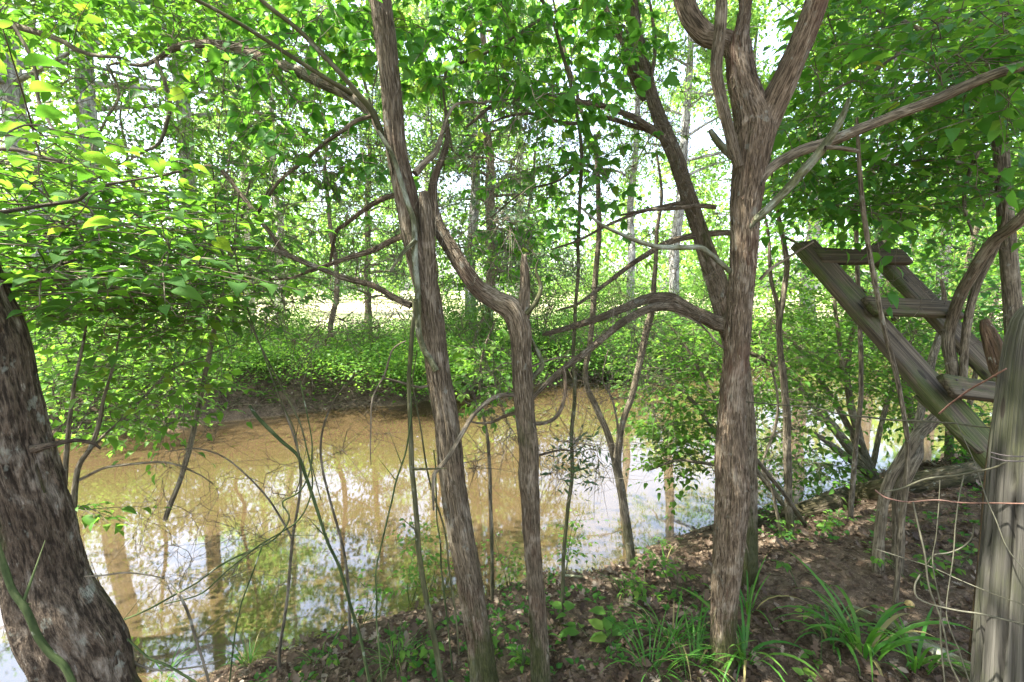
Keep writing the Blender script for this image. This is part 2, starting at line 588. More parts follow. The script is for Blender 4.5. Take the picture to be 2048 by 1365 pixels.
def bark_mat(name, dark, midc, pale, moss=.25, mossz=.6, sx=(290, 290, 20.), bump=1., fine=1., palew=(.58, .66), red=0.):
    m, nt, out = mat(name)
    g = nd(nt, 'ShaderNodeAttribute', attribute_name='grain').outputs['Vector']
    a = noise(nt, scalev(nt, g, sx), fine, 5., .62, .3)
    b = noise(nt, scalev(nt, g, (sx[0] * 2.4, sx[1] * 2.4, sx[2] * 2.4)), fine, 4., .6)
    c = noise(nt, scalev(nt, g, (9, 9, 3.)), 1., 3.)
    col = ramp(nt, a, [(.30, tuple(x * .7 for x in dark)), (.42, dark), (.52, midc), (.70, tuple(x * 1.35 for x in midc))])
    col = mixc(nt, mapr(nt, b, .55, .30, 0, .75), col, tuple(x * .45 for x in dark))
    pm = nd(nt, 'ShaderNodeMath', {0: mapr(nt, a, palew[0], palew[1]), 1: mapr(nt, c, .42, .56)}, operation='MULTIPLY').outputs[0]
    col = mixc(nt, pm, col, pale)
    pt = noise(nt, scalev(nt, g, (16, 16, 8.)), 1., 4., .6, .6)
    col = mixc(nt, mapr(nt, pt, .40, .52, .8, 0.), col, mixc(nt, .45, col, dark))
    col = mixc(nt, mapr(nt, pt, .54, .64, 0., .6), col, mixc(nt, mapr(nt, a, .35, .6), midc, pale))
    lic = noise(nt, scalev(nt, g, (28, 28, 17)), 1., 4., .6)
    col = mixc(nt, mapr(nt, lic, .62, .68, 0., .55), col, (.33, .34, .27))
    if red:
        col = mixc(nt, mapr(nt, noise(nt, scalev(nt, g, (7, 7, 4.)), 1., 3.), .56, .66, 0, red), col, (.16, .06, .035))
    geo = nd(nt, 'ShaderNodeNewGeometry')
    zz = nd(nt, 'ShaderNodeSeparateXYZ', {0: geo.outputs['Position']}).outputs[2]
    low = mapr(nt, zz, mossz, -.2, 0., .5)
    mn = noise(nt, scalev(nt, g, (8, 8, 2.6)), 1., 5., .65)
    ms = nd(nt, 'ShaderNodeMath', {0: mn, 1: low}, operation='ADD').outputs[0]
    mk = mapr(nt, ms, .60, .72, 0., moss)
    mc = mixc(nt, mapr(nt, b, .4, .65), (.035, .05, .012), (.09, .105, .022))
    col = mixc(nt, mk, col, mc)
    pr = nd(nt, 'ShaderNodeBsdfPrincipled', {'Base Color': col, 'Roughness': .9, 'Specular IOR Level': .15})
    hh = nd(nt, 'ShaderNodeMath', {0: a, 1: 1.6, 2: b}, operation='MULTIPLY_ADD').outputs[0]
    bp = nd(nt, 'ShaderNodeBump', {'Height': hh, 'Strength': bump, 'Distance': .02})
    nt.links.new(bp.outputs[0], pr.inputs['Normal'])
    nt.links.new(pr.outputs[0], out.inputs[0])
    return m


M_cedar = bark_mat('cedar_bark', (.09, .07, .042), (.285, .225, .145), (.50, .44, .33), .8, .5, red=.18)
M_cedar_red = bark_mat('red_cedar_bark', (.095, .07, .043), (.31, .235, .152), (.52, .45, .34), .75, .4, red=.35)
M_leaning = bark_mat('dark_bark', (.045, .033, .022), (.15, .112, .076), (.42, .37, .29), .8, .6, (120, 120, 22), 1., palew=(.63, .70))
M_twig = bark_mat('twig_bark', (.07, .054, .04), (.16, .128, .095), (.29, .24, .19), .15, -9, (60, 60, 10), .3)
M_stem = bark_mat('grey_stem_bark', (.09, .074, .048), (.235, .195, .13), (.40, .35, .25), .4, .0, (170, 170, 12), .8)
M_lichen = bark_mat('lichen_bark', (.08, .072, .05), (.20, .185, .135), (.42, .45, .38), .5, -9, (30, 30, 9), .8, palew=(.5, .6))
M_cane = bark_mat('green_cane', (.03, .045, .016), (.06, .085, .03), (.12, .12, .06), .1, -9, (40, 40, 5), .2)
M_darkvine = bark_mat('vine_bark', (.04, .035, .02), (.085, .075, .045), (.17, .155, .105), .3, -9, (50, 50, 6), .4)
M_oak = bark_mat('pale_bark', (.16, .15, .13), (.36, .345, .31), (.50, .49, .45), .2, .4, (16, 16, 3.), 1.)
M_log = bark_mat('rotten_log_bark', (.025, .018, .013), (.085, .06, .042), (.26, .2, .15), .3, -9, (34, 34, 8), 1.2, palew=(.62, .7))
M_rotten = bark_mat('rotten_wood', (.03, .018, .012), (.09, .052, .034), (.2, .13, .08), .1, -9, (30, 30, 3), 1.2)


def wood_mat(name, dark, midc, pale, moss):
    m, nt, out = mat(name)
    g = nd(nt, 'ShaderNodeAttribute', attribute_name='grain').outputs['Vector']
    a = noise(nt, scalev(nt, g, (70, 70, 1.6)), 1., 4., .6, .5)
    b = noise(nt, scalev(nt, g, (160, 160, 2.5)), 1., 3., .6)
    c = noise(nt, scalev(nt, g, (5, 5, 2.2)), 1., 5., .65)
    col = ramp(nt, a, [(.3, dark), (.5, midc), (.72, pale)])
    col = mixc(nt, mapr(nt, b, .42, .30, 0, .8), col, tuple(x * .3 for x in dark))
    mk = mapr(nt, c, .47, .58, 0., moss)
    col = mixc(nt, mk, col, mixc(nt, mapr(nt, b, .4, .6), (.03, .042, .012), (.075, .085, .025)))
    kn = nd(nt, 'ShaderNodeTexVoronoi', {'Vector': scalev(nt, g, (9, 9, 3.4)), 'Scale': 1., 'Randomness': 1.}).outputs['Distance']
    col = mixc(nt, mapr(nt, kn, .13, .09, 0, .85), col, (.02, .015, .011))
    pr = nd(nt, 'ShaderNodeBsdfPrincipled', {'Base Color': col, 'Roughness': .88, 'Specular IOR Level': .2})
    hh = nd(nt, 'ShaderNodeMath', {0: b, 1: .6, 2: a}, operation='MULTIPLY_ADD').outputs[0]
    bp = nd(nt, 'ShaderNodeBump', {'Height': hh, 'Strength': .8, 'Distance': .008})
    nt.links.new(bp.outputs[0], pr.inputs['Normal'])
    nt.links.new(pr.outputs[0], out.inputs[0])
    return m


M_plank = wood_mat('weathered_plank', (.026, .02, .013), (.075, .059, .037), (.17, .138, .092), .9)
M_tread = wood_mat('weathered_tread', (.026, .02, .011), (.066, .052, .03), (.14, .113, .072), .95)
M_post = wood_mat('weathered_post', (.026, .024, .019), (.06, .056, .045), (.12, .113, .092), .35)


def simple(name, col, rough=.7, metal=0.):
    m, nt, out = mat(name)
    tc = nd(nt, 'ShaderNodeTexCoord').outputs['Object']
    n = noise(nt, tc, 60., 4.)
    c = mixc(nt, mapr(nt, n, .35, .65), tuple(x * .6 for x in col), tuple(min(1, x * 1.3) for x in col))
    pr = nd(nt, 'ShaderNodeBsdfPrincipled', {'Base Color': c, 'Roughness': rough, 'Metallic': metal})
    nt.links.new(pr.outputs[0], out.inputs[0])
    return m


M_wire = simple('mossy_wire', (.06, .057, .032))
M_rust = simple('rusty_wire', (.12, .06, .04))
M_husk = simple('walnut_husk', (.38, .27, .09))
M_iron = simple('dark_wire', (.05, .04, .035))

# ground: soil, muddy bed, sunlit pale field
m_ground, nt, out = mat('soil')
geo = nd(nt, 'ShaderNodeNewGeometry').outputs['Position']
sx = nd(nt, 'ShaderNodeSeparateXYZ', {0: geo})
n1 = noise(nt, geo, 3.5, 6., .65)
n2 = noise(nt, geo, 28., 5., .65)
n3 = noise(nt, geo, 110., 3.)
soil = ramp(nt, n2, [(.3, (.035, .026, .017)), (.5, (.085, .062, .041)), (.72, (.165, .13, .092))])
soil = mixc(nt, mapr(nt, n1, .45, .62), soil, (.125, .092, .06))
soil = mixc(nt, mapr(nt, n3, .62, .7), soil, (.26, .2, .14))
grs = mixc(nt, mapr(nt, n2, .35, .6), (.04, .075, .018), (.10, .14, .035))
farm = mapr(nt, nd(nt, 'ShaderNodeAttribute', attribute_name='tint').outputs['Fac'], .55, .75)
soil = mixc(nt, nd(nt, 'ShaderNodeMath', {0: farm, 1: mapr(nt, n1, .3, .55, .35, 1.)}, operation='MULTIPLY').outputs[0], soil, grs)
bed = mixc(nt, mapr(nt, noise(nt, geo, 1.6, 5., .6), .35, .65), (.12, .083, .041), (.225, .158, .083))
bedm = mapr(nt, sx.outputs[2], ZW + .03, ZW - .02)
col = mixc(nt, bedm, soil, bed)
fld = mapr(nt, nd(nt, 'ShaderNodeMath', {0: sx.outputs[1], 1: nd(nt, 'ShaderNodeMath', {0: n1, 1: 5.}, operation='MULTIPLY').outputs[0]}, operation='ADD').outputs[0], 19., 22.)
field = mixc(nt, mapr(nt, noise(nt, geo, .25, 4.), .4, .6), (.42, .36, .26), (.30, .31, .14))
col = mixc(nt, fld, col, field)
pr = nd(nt, 'ShaderNodeBsdfPrincipled', {'Base Color': col, 'Roughness': .95, 'Specular IOR Level': .15})
hh = nd(nt, 'ShaderNodeMath', {0: n2, 1: 1.5, 2: n3}, operation='MULTIPLY_ADD').outputs[0]
bp = nd(nt, 'ShaderNodeBump', {'Height': hh, 'Strength': .7, 'Distance': .02})
nt.links.new(bp.outputs[0], pr.inputs['Normal'])
nt.links.new(pr.outputs[0], out.inputs[0])

# water: shallow, silty, mirror-like
m_water, nt, out = mat('silty_water')
geo = nd(nt, 'ShaderNodeNewGeometry').outputs['Position']
nA = noise(nt, scalev(nt, geo, (1.5, 3.2, 1)), 2.2, 3., .5)
bp = nd(nt, 'ShaderNodeBump', {'Height': nA, 'Strength': .014, 'Distance': .02}).outputs[0]
fr = nd(nt, 'ShaderNodeFresnel', {'IOR': 2.3, 'Normal': bp}).outputs[0]
gl = nd(nt, 'ShaderNodeBsdfGlossy', {'Color': (1, 1, 1, 1), 'Roughness': .03, 'Normal': bp})
tp = nd(nt, 'ShaderNodeBsdfTransparent', {'Color': (.93, .88, .74, 1)})
silt = nd(nt, 'ShaderNodeBsdfDiffuse', {'Color': (.155, .107, .05, 1)})
un = nd(nt, 'ShaderNodeMixShader', {0: .30, 1: tp.outputs[0], 2: silt.outputs[0]})
mx = nd(nt, 'ShaderNodeMixShader', {0: fr, 1: un.outputs[0], 2: gl.outputs[0]})
nt.links.new(mx.outputs[0], out.inputs[0])

# ------------------------------------------------------------------ terrain + water
gx = axis_pts(-8, 9.5, .07, 500)
gy = axis_pts(.2, 15.5, .07, 500)
X, Y = np.meshgrid(gx, gy)
Z = height(X, Y)
dist = np.hypot(X, Y)
Z = Z * (1 - sm((dist - 60) / 60)) + sm((dist - 60) / 60) * .6
mb = MB()
nxx, nyy = len(gx), len(gy)
i = np.arange(nyy - 1)[:, None] * nxx
j = np.arange(nxx - 1)[None]
dfar = (Y - np.interp(X, FX, FY))
mb.add(np.stack([X, Y, Z], -1), np.stack([i + j, i + j + 1, i + j + 1 + nxx, i + j + nxx], -1).reshape(-1, 4), None, np.clip(.5 + (dfar.ravel() - .7) * .3, 0, 1))
tag(mb.build('ground', m_ground), kind='structure')
mb = MB()
mb.add([(-48, -30, ZW), (52, -30, ZW), (52, 45, ZW), (-48, 45, ZW)], [(0, 1, 2, 3)])
tag(mb.build('water', m_water), kind='structure')


# ------------------------------------------------------------------ pixel polylines
def pl(pts, d):
    pts = np.array(pts, float)
    n = len(pts)
    if np.isscalar(d):
        dd = np.full(n, d)
    elif len(d) == 2 and n != 2:
        s = np.concatenate([[0], np.cumsum(np.hypot(*np.diff(pts[:, :2], axis=0).T))])
        dd = d[0] + (d[1] - d[0]) * s / s[-1]
    else:
        dd = np.array(d, float)
    return P(pts[:, 0], pts[:, 1], dd), pts[:, 2] * .5 * dd / FPX


def stem(mb, pts, d, ground=False, **kw):
    p, r = pl(pts, d)
    r = r * kw.pop('slim', 1.)
    if ground:
        z = on(p[0][0], p[0][1], -.06)
        p = np.vstack([z, p]) if p[0][2] - z[2] > .08 else np.vstack([z, p[1:]])
        r = np.concatenate([[r[0] * 1.2], r]) if len(p) > len(r) else r
    kw.setdefault('sides', 10)
    kw.setdefault('step', .03)
    return tube(mb, p, r, **kw)


def branches(root, specs, m, skel, name='branch', **kw):
    for s in specs:
        pts, d = s[0], s[1]
        mm = s[2] if len(s) > 2 else m
        b = MB()
        k2 = dict(sides=10, step=.022, rough=.10, wob=.004, seed=random.randint(0, 900))
        k2.update(kw)
        p, r = stem(b, pts, d, **k2)
        b.build(name, mm, root)
        skel.append(p)


def dead_twigs(root, skel, regs, m=None, r0=.0011, k=.0036, rmax=.0055, forks=4):
    tw = MB()
    T = np.vstack([region(*r) for r in regs])
    paths, dirs = colonize(np.vstack(skel), T, sag=.05, jitter=.16, maxd=1.6)
    tubes(tw, paths, twig_radii(paths, r0, k, rmax), 4)
    # fine side shoots
    for _ in range(forks):
        M = len(paths)
        idx = rng.integers(0, M, M)
        kk = rng.integers(2, 7, M)
        a = paths[idx, kk]
        d = nz(dirs[idx] + jit(M, .7))
        L = (.06 + .22 * rng.random(M))[:, None]
        t = np.linspace(0, 1, 4)[None, :, None]
        pp = a[:, None] + d[:, None] * L[:, None] * t + jit(M, .02)[:, None] * t ** 2
        tubes(tw, pp, np.broadcast_to(np.linspace(r0 * 1.1, r0 * .6, 4), (M, 4)), 3)
    tw.build('twigs', m or M_twig, root)
    return paths, dirs


def feathers(mb, ctr, n, spread, L=.12, ax=None):
    """flat feathery cedar sprays around centres"""
    for c in ctr:
        d = nz(jit(n, 1.) + (np.array([0, 0, -.35]) if ax is None else ax))
        pos = c + jit(n, spread)
        leaves(mb, L_FEATHER, pos, d, jit(n, 1.), L * (.5 + rng.random(n)), 1.2)


# ------------------------------------------------------------------ the cedars on the near bank
# slender forked cedar with a broken snag
DA = 1.75
A = thing('cedar_tree', 'slender shaggy cedar leaning left with a broken snag at its fork', 'tree', on(-.03, DA))
mb = MB()
pA, rA = stem(mb, [(977, 1430, 66), (968, 1340, 62), (952, 1240, 61), (932, 1130, 60), (915, 1030, 58), (900, 910, 55), (886, 800, 53), (873, 700, 48), (860, 600, 50), (838, 510, 52), (820, 430, 52), (806, 360, 48), (795, 300, 46), (784, 200, 45), (773, 100, 44), (760, 0, 43), (748, -120, 38), (735, -300, 32), (722, -550, 24), (715, -800, 12)], DA, True, slim=.93, sides=110, step=.008, rough=.15, flute=.035, wob=.006, seed=3)
stem(mb, [(864, 660, 24), (859, 570, 28), (856, 490, 28), (852, 425, 26), (847, 384, 17)], DA - .02, sides=28, step=.012, rough=.22, seed=5)
strips(mb, pA, rA, 700, .06, .006)
mb.build('trunk', M_cedar, A)
skA = [pA]
branches(A, [
    ([(760, 262, 16), (735, 222, 20), (703, 193, 22), (650, 166, 22), (590, 140, 20), (530, 116, 18), (480, 97, 17), (430, 90, 16), (380, 90, 15), (345, 98, 12), (310, 120, 9), (282, 130, 7), (240, 126, 5), (215, 132, 3)], (DA + .05, 2.5)),
    ([(766, 275, 12), (745, 225, 12), (715, 190, 11), (690, 160, 10), (640, 105, 10), (590, 55, 9), (535, 12, 9), (480, -40, 8), (400, -120, 5)], (DA, 1.5), M_darkvine),
    ([(705, 190, 8), (640, 150, 8), (581, 113, 8), (512, 68, 8), (444, 27, 7), (386, -5, 7), (320, -50, 5)], (DA, 1.45), M_darkvine),
    ([(822, 612, 15), (795, 598, 13), (745, 571, 12), (700, 560, 12), (660, 545, 11), (632, 535, 11), (581, 515, 10), (547, 501, 9), (510, 498, 8), (478, 496, 8), (434, 493, 5), (400, 480, 3)], (DA, 1.9)),
    ([(600, 522, 9), (565, 500, 9), (543, 470, 9), (519, 440, 9), (495, 405, 9), (478, 383, 8), (452, 350, 8), (427, 335, 8), (395, 338, 7), (359, 345, 6), (294, 358, 5), (250, 352, 3)], (1.84, 2.0)),
    ([(511, 432, 7), (547, 379, 7), (575, 350, 7), (598, 332, 8), (625, 308, 8), (649, 287, 8), (685, 262, 8), (715, 240, 8), (745, 232, 8)], (1.92, DA)),
    ([(820, 470, 13), (793, 478, 12), (748, 501, 12), (700, 515, 10), (649, 532, 9), (608, 546, 7), (581, 556, 5), (540, 560, 3)], (DA, 2.0), M_cedar_red),
    ([(805, 390, 11), (775, 395, 10), (735, 415, 9), (690, 450, 8), (675, 462, 7), (665, 500, 6), (660, 530, 4)], (DA + .04, 2.1), M_cedar_red),
    ([(830, 348, 15), (850, 325, 13), (871, 306, 12), (882, 280, 10), (890, 248, 7), (900, 228, 6), (912, 210, 6), (940, 204, 5), (970, 206, 4), (1000, 195, 3)], (DA, 1.95), M_stem),
    ([(872, 742, 13), (862, 722, 12), (848, 700, 12), (836, 660, 12), (836, 590, 12), (832, 520, 12), (830, 450, 11), (818, 410, 10), (802, 360, 9), (788, 318, 8), (770, 285, 8), (755, 262, 6)], DA - .055, M_lichen),
    ([(832, 480, 10), (820, 492, 9), (806, 505, 9), (792, 524, 8), (779, 543, 6)], DA - .07, M_lichen),
    ([(905, 890, 9), (890, 898, 5), (872, 905, 3)], DA - .02),
    ([(860, 770, 7), (840, 775, 6), (800, 765, 5), (768, 757, 4), (762, 752, 2)], (DA, 1.65), M_stem),
], M_cedar, skA, rough=.13)
dead_twigs(A, skA, [([(430, 300), (820, 240), (820, 700), (560, 720), (440, 560)], 280, 1.7, 2.6), ([(840, 180), (1060, 200), (1040, 500), (860, 560)], 90, 1.7, 2.4), ([(180, 120), (560, 60), (700, 250), (260, 330)], 70, 1.6, 2.6)])
mb = MB()
feathers(mb, np.array([[-.7, 1.9, 4.2], [-.2, 2.2, 4.8], [-1.0, 1.6, 5.2], [-.5, 1.4, 5.8], [.1, 1.9, 5.5], [-.6, 2.3, 6.3], [-.9, 2.0, 4.6], [-.2, 1.5, 6.8]]), 260, .33, .2)
mb.build('crown', M_cedar_leaf, A)

# forked cedar with a bent limb and a dead spike
DB = 1.80
B = thing('cedar_tree', 'thin cedar whose trunk bends left under a snapped upright spike', 'tree', on(.1, DB))
mb = MB()
pB, rB = stem(mb, [(1082, 1400, 46), (1080, 1350, 41), (1076, 1250, 37), (1069, 1150, 36), (1064, 1076, 35), (1062, 1000, 39), (1056, 950, 42), (1057, 905, 41), (1051, 850, 40), (1045, 780, 38), (1041, 700, 38), (1038, 660, 44), (1024, 622, 46), (990, 601, 38), (955, 576, 34), (925, 535, 30), (902, 497, 28), (882, 462, 26), (870, 430, 22), (866, 395, 18), (872, 355, 14), (886, 310, 10), (893, 270, 7), (890, 220, 5)], [DB] * 12 + [DB, DB + .02, DB + .04, DB + .06, DB + .08, DB + .1, DB + .12, DB + .14, DB + .16, DB + .18, DB + .2, DB + .22], True, sides=96, step=.008, rough=.14, flute=.035, wob=.004, seed=13)
stem(mb, [(1042, 690, 26), (1047, 620, 24), (1050, 570, 20), (1049, 535, 17), (1048, 510, 11)], DB - .01, sides=24, step=.012, rough=.2, seed=15)
strips(mb, pB, rB, 260)
mb.build('trunk', M_cedar, B)
skB = [pB]
branches(B, [
    ([(1045, 792, 9), (1020, 790, 9), (998, 793, 9), (978, 802, 9), (960, 817, 9), (945, 832, 9), (933, 850, 9), (916, 880, 9), (899, 910, 9), (882, 932, 9), (868, 948, 8), (865, 985, 6), (866, 1022, 4)], (DB, 1.55), M_stem),
    ([(1045, 823, 8), (1010, 832, 7), (985, 843, 6), (958, 846, 5), (930, 840, 3)], (DB, 1.95)),
    ([(1052, 628, 11), (1067, 612, 9), (1078, 592, 9), (1082, 575, 8), (1078, 556, 8), (1073, 540, 5), (1078, 520, 3)], DB - .03, M_darkvine),
    ([(1060, 848, 8), (1085, 847, 8), (1108, 838, 8), (1124, 815, 8), (1131, 780, 7), (1130, 745, 7), (1127, 735, 5)], (DB, 1.95)),
    ([(1050, 765, 10), (1068, 752, 12), (1082, 738, 12), (1084, 722, 10), (1072, 700, 9), (1062, 678, 6)], DB + .04, M_lichen),
    ([(1060, 735, 5), (1100, 720, 4), (1140, 715, 3), (1175, 720, 2)], (DB, 2.0)),
    ([(1060, 915, 6), (1090, 908, 5), (1125, 900, 4), (1160, 905, 3)], (DB, 2.1)),
], M_cedar, skB)
dead_twigs(B, skB, [([(860, 430), (1050, 480), (1050, 640), (940, 700), (860, 640)], 40, 1.75, 2.3), ([(930, 720), (1040, 700), (1040, 900), (940, 960)], 40, 1.75, 2.2), ([(1080, 860), (1200, 860), (1200, 960), (1080, 960)], 30, 1.8, 2.2)])
mb = MB()
feathers(mb, region([(1080, 880), (1200, 870), (1200, 940), (1110, 960)], 9, 1.95, 2.2), 16, .05, .035)
feathers(mb, region([(1140, 900), (1190, 890), (1195, 940), (1140, 945)], 4, 1.95, 2.1), 16, .05, .035)
mb.build('crown', M_cedar_leaf, B)

# the big red-barked cedar that splits three ways
DC = 1.88
Cc = thing('cedar_tree', 'red barked cedar dividing high up into three thick limbs', 'tree', on(.8, DC))
mb = MB()
pC, rC = stem(mb, [(1442, 1420, 72), (1444, 1350, 60), (1447, 1250, 54), (1453, 1150, 60), (1460, 1050, 68), (1464, 980, 74), (1463, 905, 68), (1467, 800, 58), (1473, 700, 57), (1480, 600, 57), (1486, 500, 60), (1490, 430, 62), (1497, 360, 66), (1502, 300, 74), (1507, 250, 80), (1497, 205, 64), (1484, 160, 56), (1479, 110, 52), (1480, 80, 44), (1486, 55, 28), (1490, 10, 24), (1490, -100, 22), (1488, -300, 16), (1480, -600, 8)], DC, True, slim=.88, sides=120, step=.008, rough=.15, flute=.03, wob=.004, seed=23)
stem(mb, [(1503, 320, 40), (1520, 265, 62), (1545, 210, 56), (1572, 155, 49), (1598, 95, 46), (1620, 40, 45), (1638, -20, 44), (1655, -120, 38), (1680, -300, 30), (1720, -600, 14)], [DC, DC, DC - .02, DC - .05, DC - .08, DC - .1, DC - .12, DC - .15, DC - .2, DC - .3], slim=.9, sides=56, step=.011, rough=.13, seed=25, flute=.04)
stem(mb, [(1480, 130, 36), (1462, 92, 38), (1435, 80, 36), (1412, 72, 35), (1388, 48, 34), (1372, 15, 34), (1362, -30, 33), (1350, -140, 28), (1330, -350, 20), (1300, -600, 8)], [DC, DC + .02, DC + .03, DC + .05, DC + .06, DC + .08, DC + .1, DC + .15, DC + .2, DC + .3], sides=36, step=.011, rough=.11, seed=27, flute=.04)
strips(mb, pC, rC, 1300, .055, .009)
mb.build('trunk', M_cedar_red, Cc)
skC = [pC]
branches(Cc, [
    ([(1478, 335, 20), (1470, 308, 22), (1459, 270, 22), (1448, 230, 23), (1438, 185, 23), (1430, 145, 24), (1433, 102, 24), (1440, 60, 24), (1443, 20, 24), (1445, -40, 22), (1450, -200, 14)], DC - .10, M_cedar),
    ([(1515, 372, 24), (1529, 350, 20), (1560, 325, 20), (1604, 301, 21), (1656, 284, 21), (1724, 255, 21), (1792, 229, 20), (1861, 205, 20), (1929, 174, 20), (1997, 147, 19), (2060, 128, 18), (2160, 90, 14), (2300, 40, 8)], (DC - .02, 1.6), M_stem),
    ([(1490, 470, 14), (1510, 440, 15), (1533, 418, 16), (1570, 379, 17), (1604, 343, 18), (1642, 302, 17), (1666, 268, 14), (1686, 234, 11), (1694, 212, 8), (1700, 196, 6)], (DC - .03, 1.7), M_lichen),
    ([(1650, 296, 8), (1675, 296, 8), (1700, 299, 8), (1718, 302, 6)], 1.72, M_stem),
    ([(1470, 318, 14), (1450, 300, 14), (1432, 280, 13), (1420, 262, 9)], DC - .03, M_lichen),
    ([(1462, 545, 10), (1440, 525, 10), (1420, 508, 10), (1403, 496, 10), (1380, 496, 10), (1345, 496, 10), (1312, 494, 9), (1285, 486, 9), (1261, 477, 8), (1230, 462, 7), (1206, 450, 7), (1180, 430, 5), (1150, 402, 3)], (DC, 1.7), M_lichen),
    ([(1520, 560, 7), (1540, 540, 6), (1580, 515, 5), (1630, 485, 3)], (DC, 1.8), M_stem),
    ([(1462, 700, 6), (1440, 690, 5), (1400, 650, 4), (1350, 625, 3)], (DC, 2.1), M_stem),
], M_cedar_red, skC)
for pts in ([(1440, 1165), (1430, 1210)], [(1478, 990), (1492, 1012)]):
    pass
mb = MB()
feathers(mb, np.array([[.9, 2.0, 4.6], [1.4, 1.8, 4.4], [.5, 2.2, 4.4], [.9, 1.6, 5.2], [1.7, 1.7, 5.4], [.3, 2.2, 5.6], [1.2, 2.3, 5.8], [.8, 2.0, 6.4], [.1, 1.15, 4.5], [.45, 1.3, 4.1], [-.05, 1., 5.], [.6, 1.5, 4.8], [.3, 1.2, 5.4]]), 280, .36, .2)  # the last clumps are unseen, added over the camera to shade the post
mb.build('crown', M_cedar_leaf, Cc)

# the cedar behind it, leaning left
DD = 2.6
gD = on(1.28, 2.6)
D = thing('cedar_tree', 'grey cedar behind the red one, leaning left with long low limbs', 'tree', gD)
mb = MB()
pD, rD = stem(mb, [(1497, 1190, 46), (1494, 1100, 44), (1492, 1000, 46), (1488, 900, 48), (1480, 780, 48), (1462, 660, 48), (1430, 560, 44), (1403, 475, 36), (1380, 405, 35), (1356, 325, 35), (1332, 268, 33), (1308, 208, 28), (1290, 140, 24), (1276, 70, 20), (1269, 0, 17), (1262, -100, 13), (1255, -250, 7)], DD, True, slim=.88, sides=48, step=.016, rough=.12, flute=.05, wob=.006, seed=33)
strips(mb, pD, rD, 240)
mb.build('trunk', M_cedar, D)
skD = [pD]
branches(D, [
    ([(1455, 652, 32), (1433, 646, 32), (1408, 634, 30), (1380, 622, 29), (1358, 608, 26), (1336, 597, 24), (1295, 598, 20), (1270, 607, 18), (1244, 618, 17), (1193, 638, 14), (1141, 655, 12), (1100, 667, 10), (1085, 670, 5)], (DD - .05, 2.3)),
    ([(1390, 632, 22), (1355, 616, 20), (1329, 613, 18), (1295, 618, 17), (1261, 634, 15), (1227, 658, 14), (1175, 703, 13), (1124, 742, 12), (1090, 771, 10), (1063, 800, 8), (1040, 830, 5)], (2.5, 2.1)),
    ([(1400, 470, 12), (1370, 476, 12), (1329, 489, 12), (1295, 508, 11), (1261, 530, 10), (1225, 560, 9), (1186, 588, 8), (1150, 610, 6), (1110, 622, 3)], (DD, 2.4)),
    ([(1500, 470, 11), (1460, 466, 12), (1420, 468, 12), (1390, 474, 12)], (DD + .05, DD)),
    ([(1345, 300, 16), (1319, 268, 14), (1290, 250, 13), (1261, 232, 12), (1206, 212, 11), (1152, 205, 10), (1110, 197, 9), (1066, 188, 9), (1022, 202, 8), (981, 215, 7), (953, 239, 6), (933, 255, 4)], (DD, 2.2)),
    ([(1335, 285, 12), (1300, 262, 11), (1261, 250, 10), (1213, 236, 9), (1165, 246, 8), (1124, 246, 7), (1073, 229, 6), (1022, 232, 5), (981, 246, 3)], (DD, 2.5)),
    ([(1255, 90, 25), (1262, 130, 24), (1275, 170, 20), (1290, 200, 12)], DD + .05, M_cedar_red),
    ([(1256, 95, 18), (1235, 60, 14), (1215, 25, 12), (1200, -30, 10), (1190, -90, 6)], (DD + .05, 2.9)),
    ([(1300, 170, 8), (1310, 100, 7), (1305, 40, 6), (1290, -40, 4)], DD - .04),
    ([(1380, 405, 9), (1340, 410, 8), (1280, 425, 7), (1220, 450, 6), (1160, 480, 5), (1100, 500, 3)], (DD, 2.2)),
    ([(1430, 415, 9), (1400, 412, 9), (1340, 418, 8), (1290, 422, 6), (1240, 432, 4)], (DD - .1, 2.3)),
], M_cedar, skD)
dead_twigs(D, skD, [([(1040, 220), (1460, 220), (1440, 640), (1100, 680), (1050, 560)], 300, 2.0, 3.0), ([(1060, 650), (1340, 620), (1330, 780), (1080, 840)], 90, 2.0, 2.8), ([(1220, 0), (1440, 0), (1440, 240), (1250, 240)], 70, 2.3, 3.0)])
mb = MB()
feathers(mb, np.array([[.5, 2.8, 4.8], [.9, 3.0, 5.2], [.2, 2.7, 5.5], [1.2, 3.2, 4.9], [.6, 3.1, 6.0], [-.2, 3.0, 5.0], [-1., 4.3, 5.4], [-.2, 4.6, 5.6], [.6, 4.4, 5.7], [1.3, 4.6, 6.1], [-1.5, 3.8, 5.2], [0., 4., 6.3]]), 260, .4, .2)  # clumps out over the water are unseen, added to shade the bank
mb.build('crown', M_cedar_leaf, D)

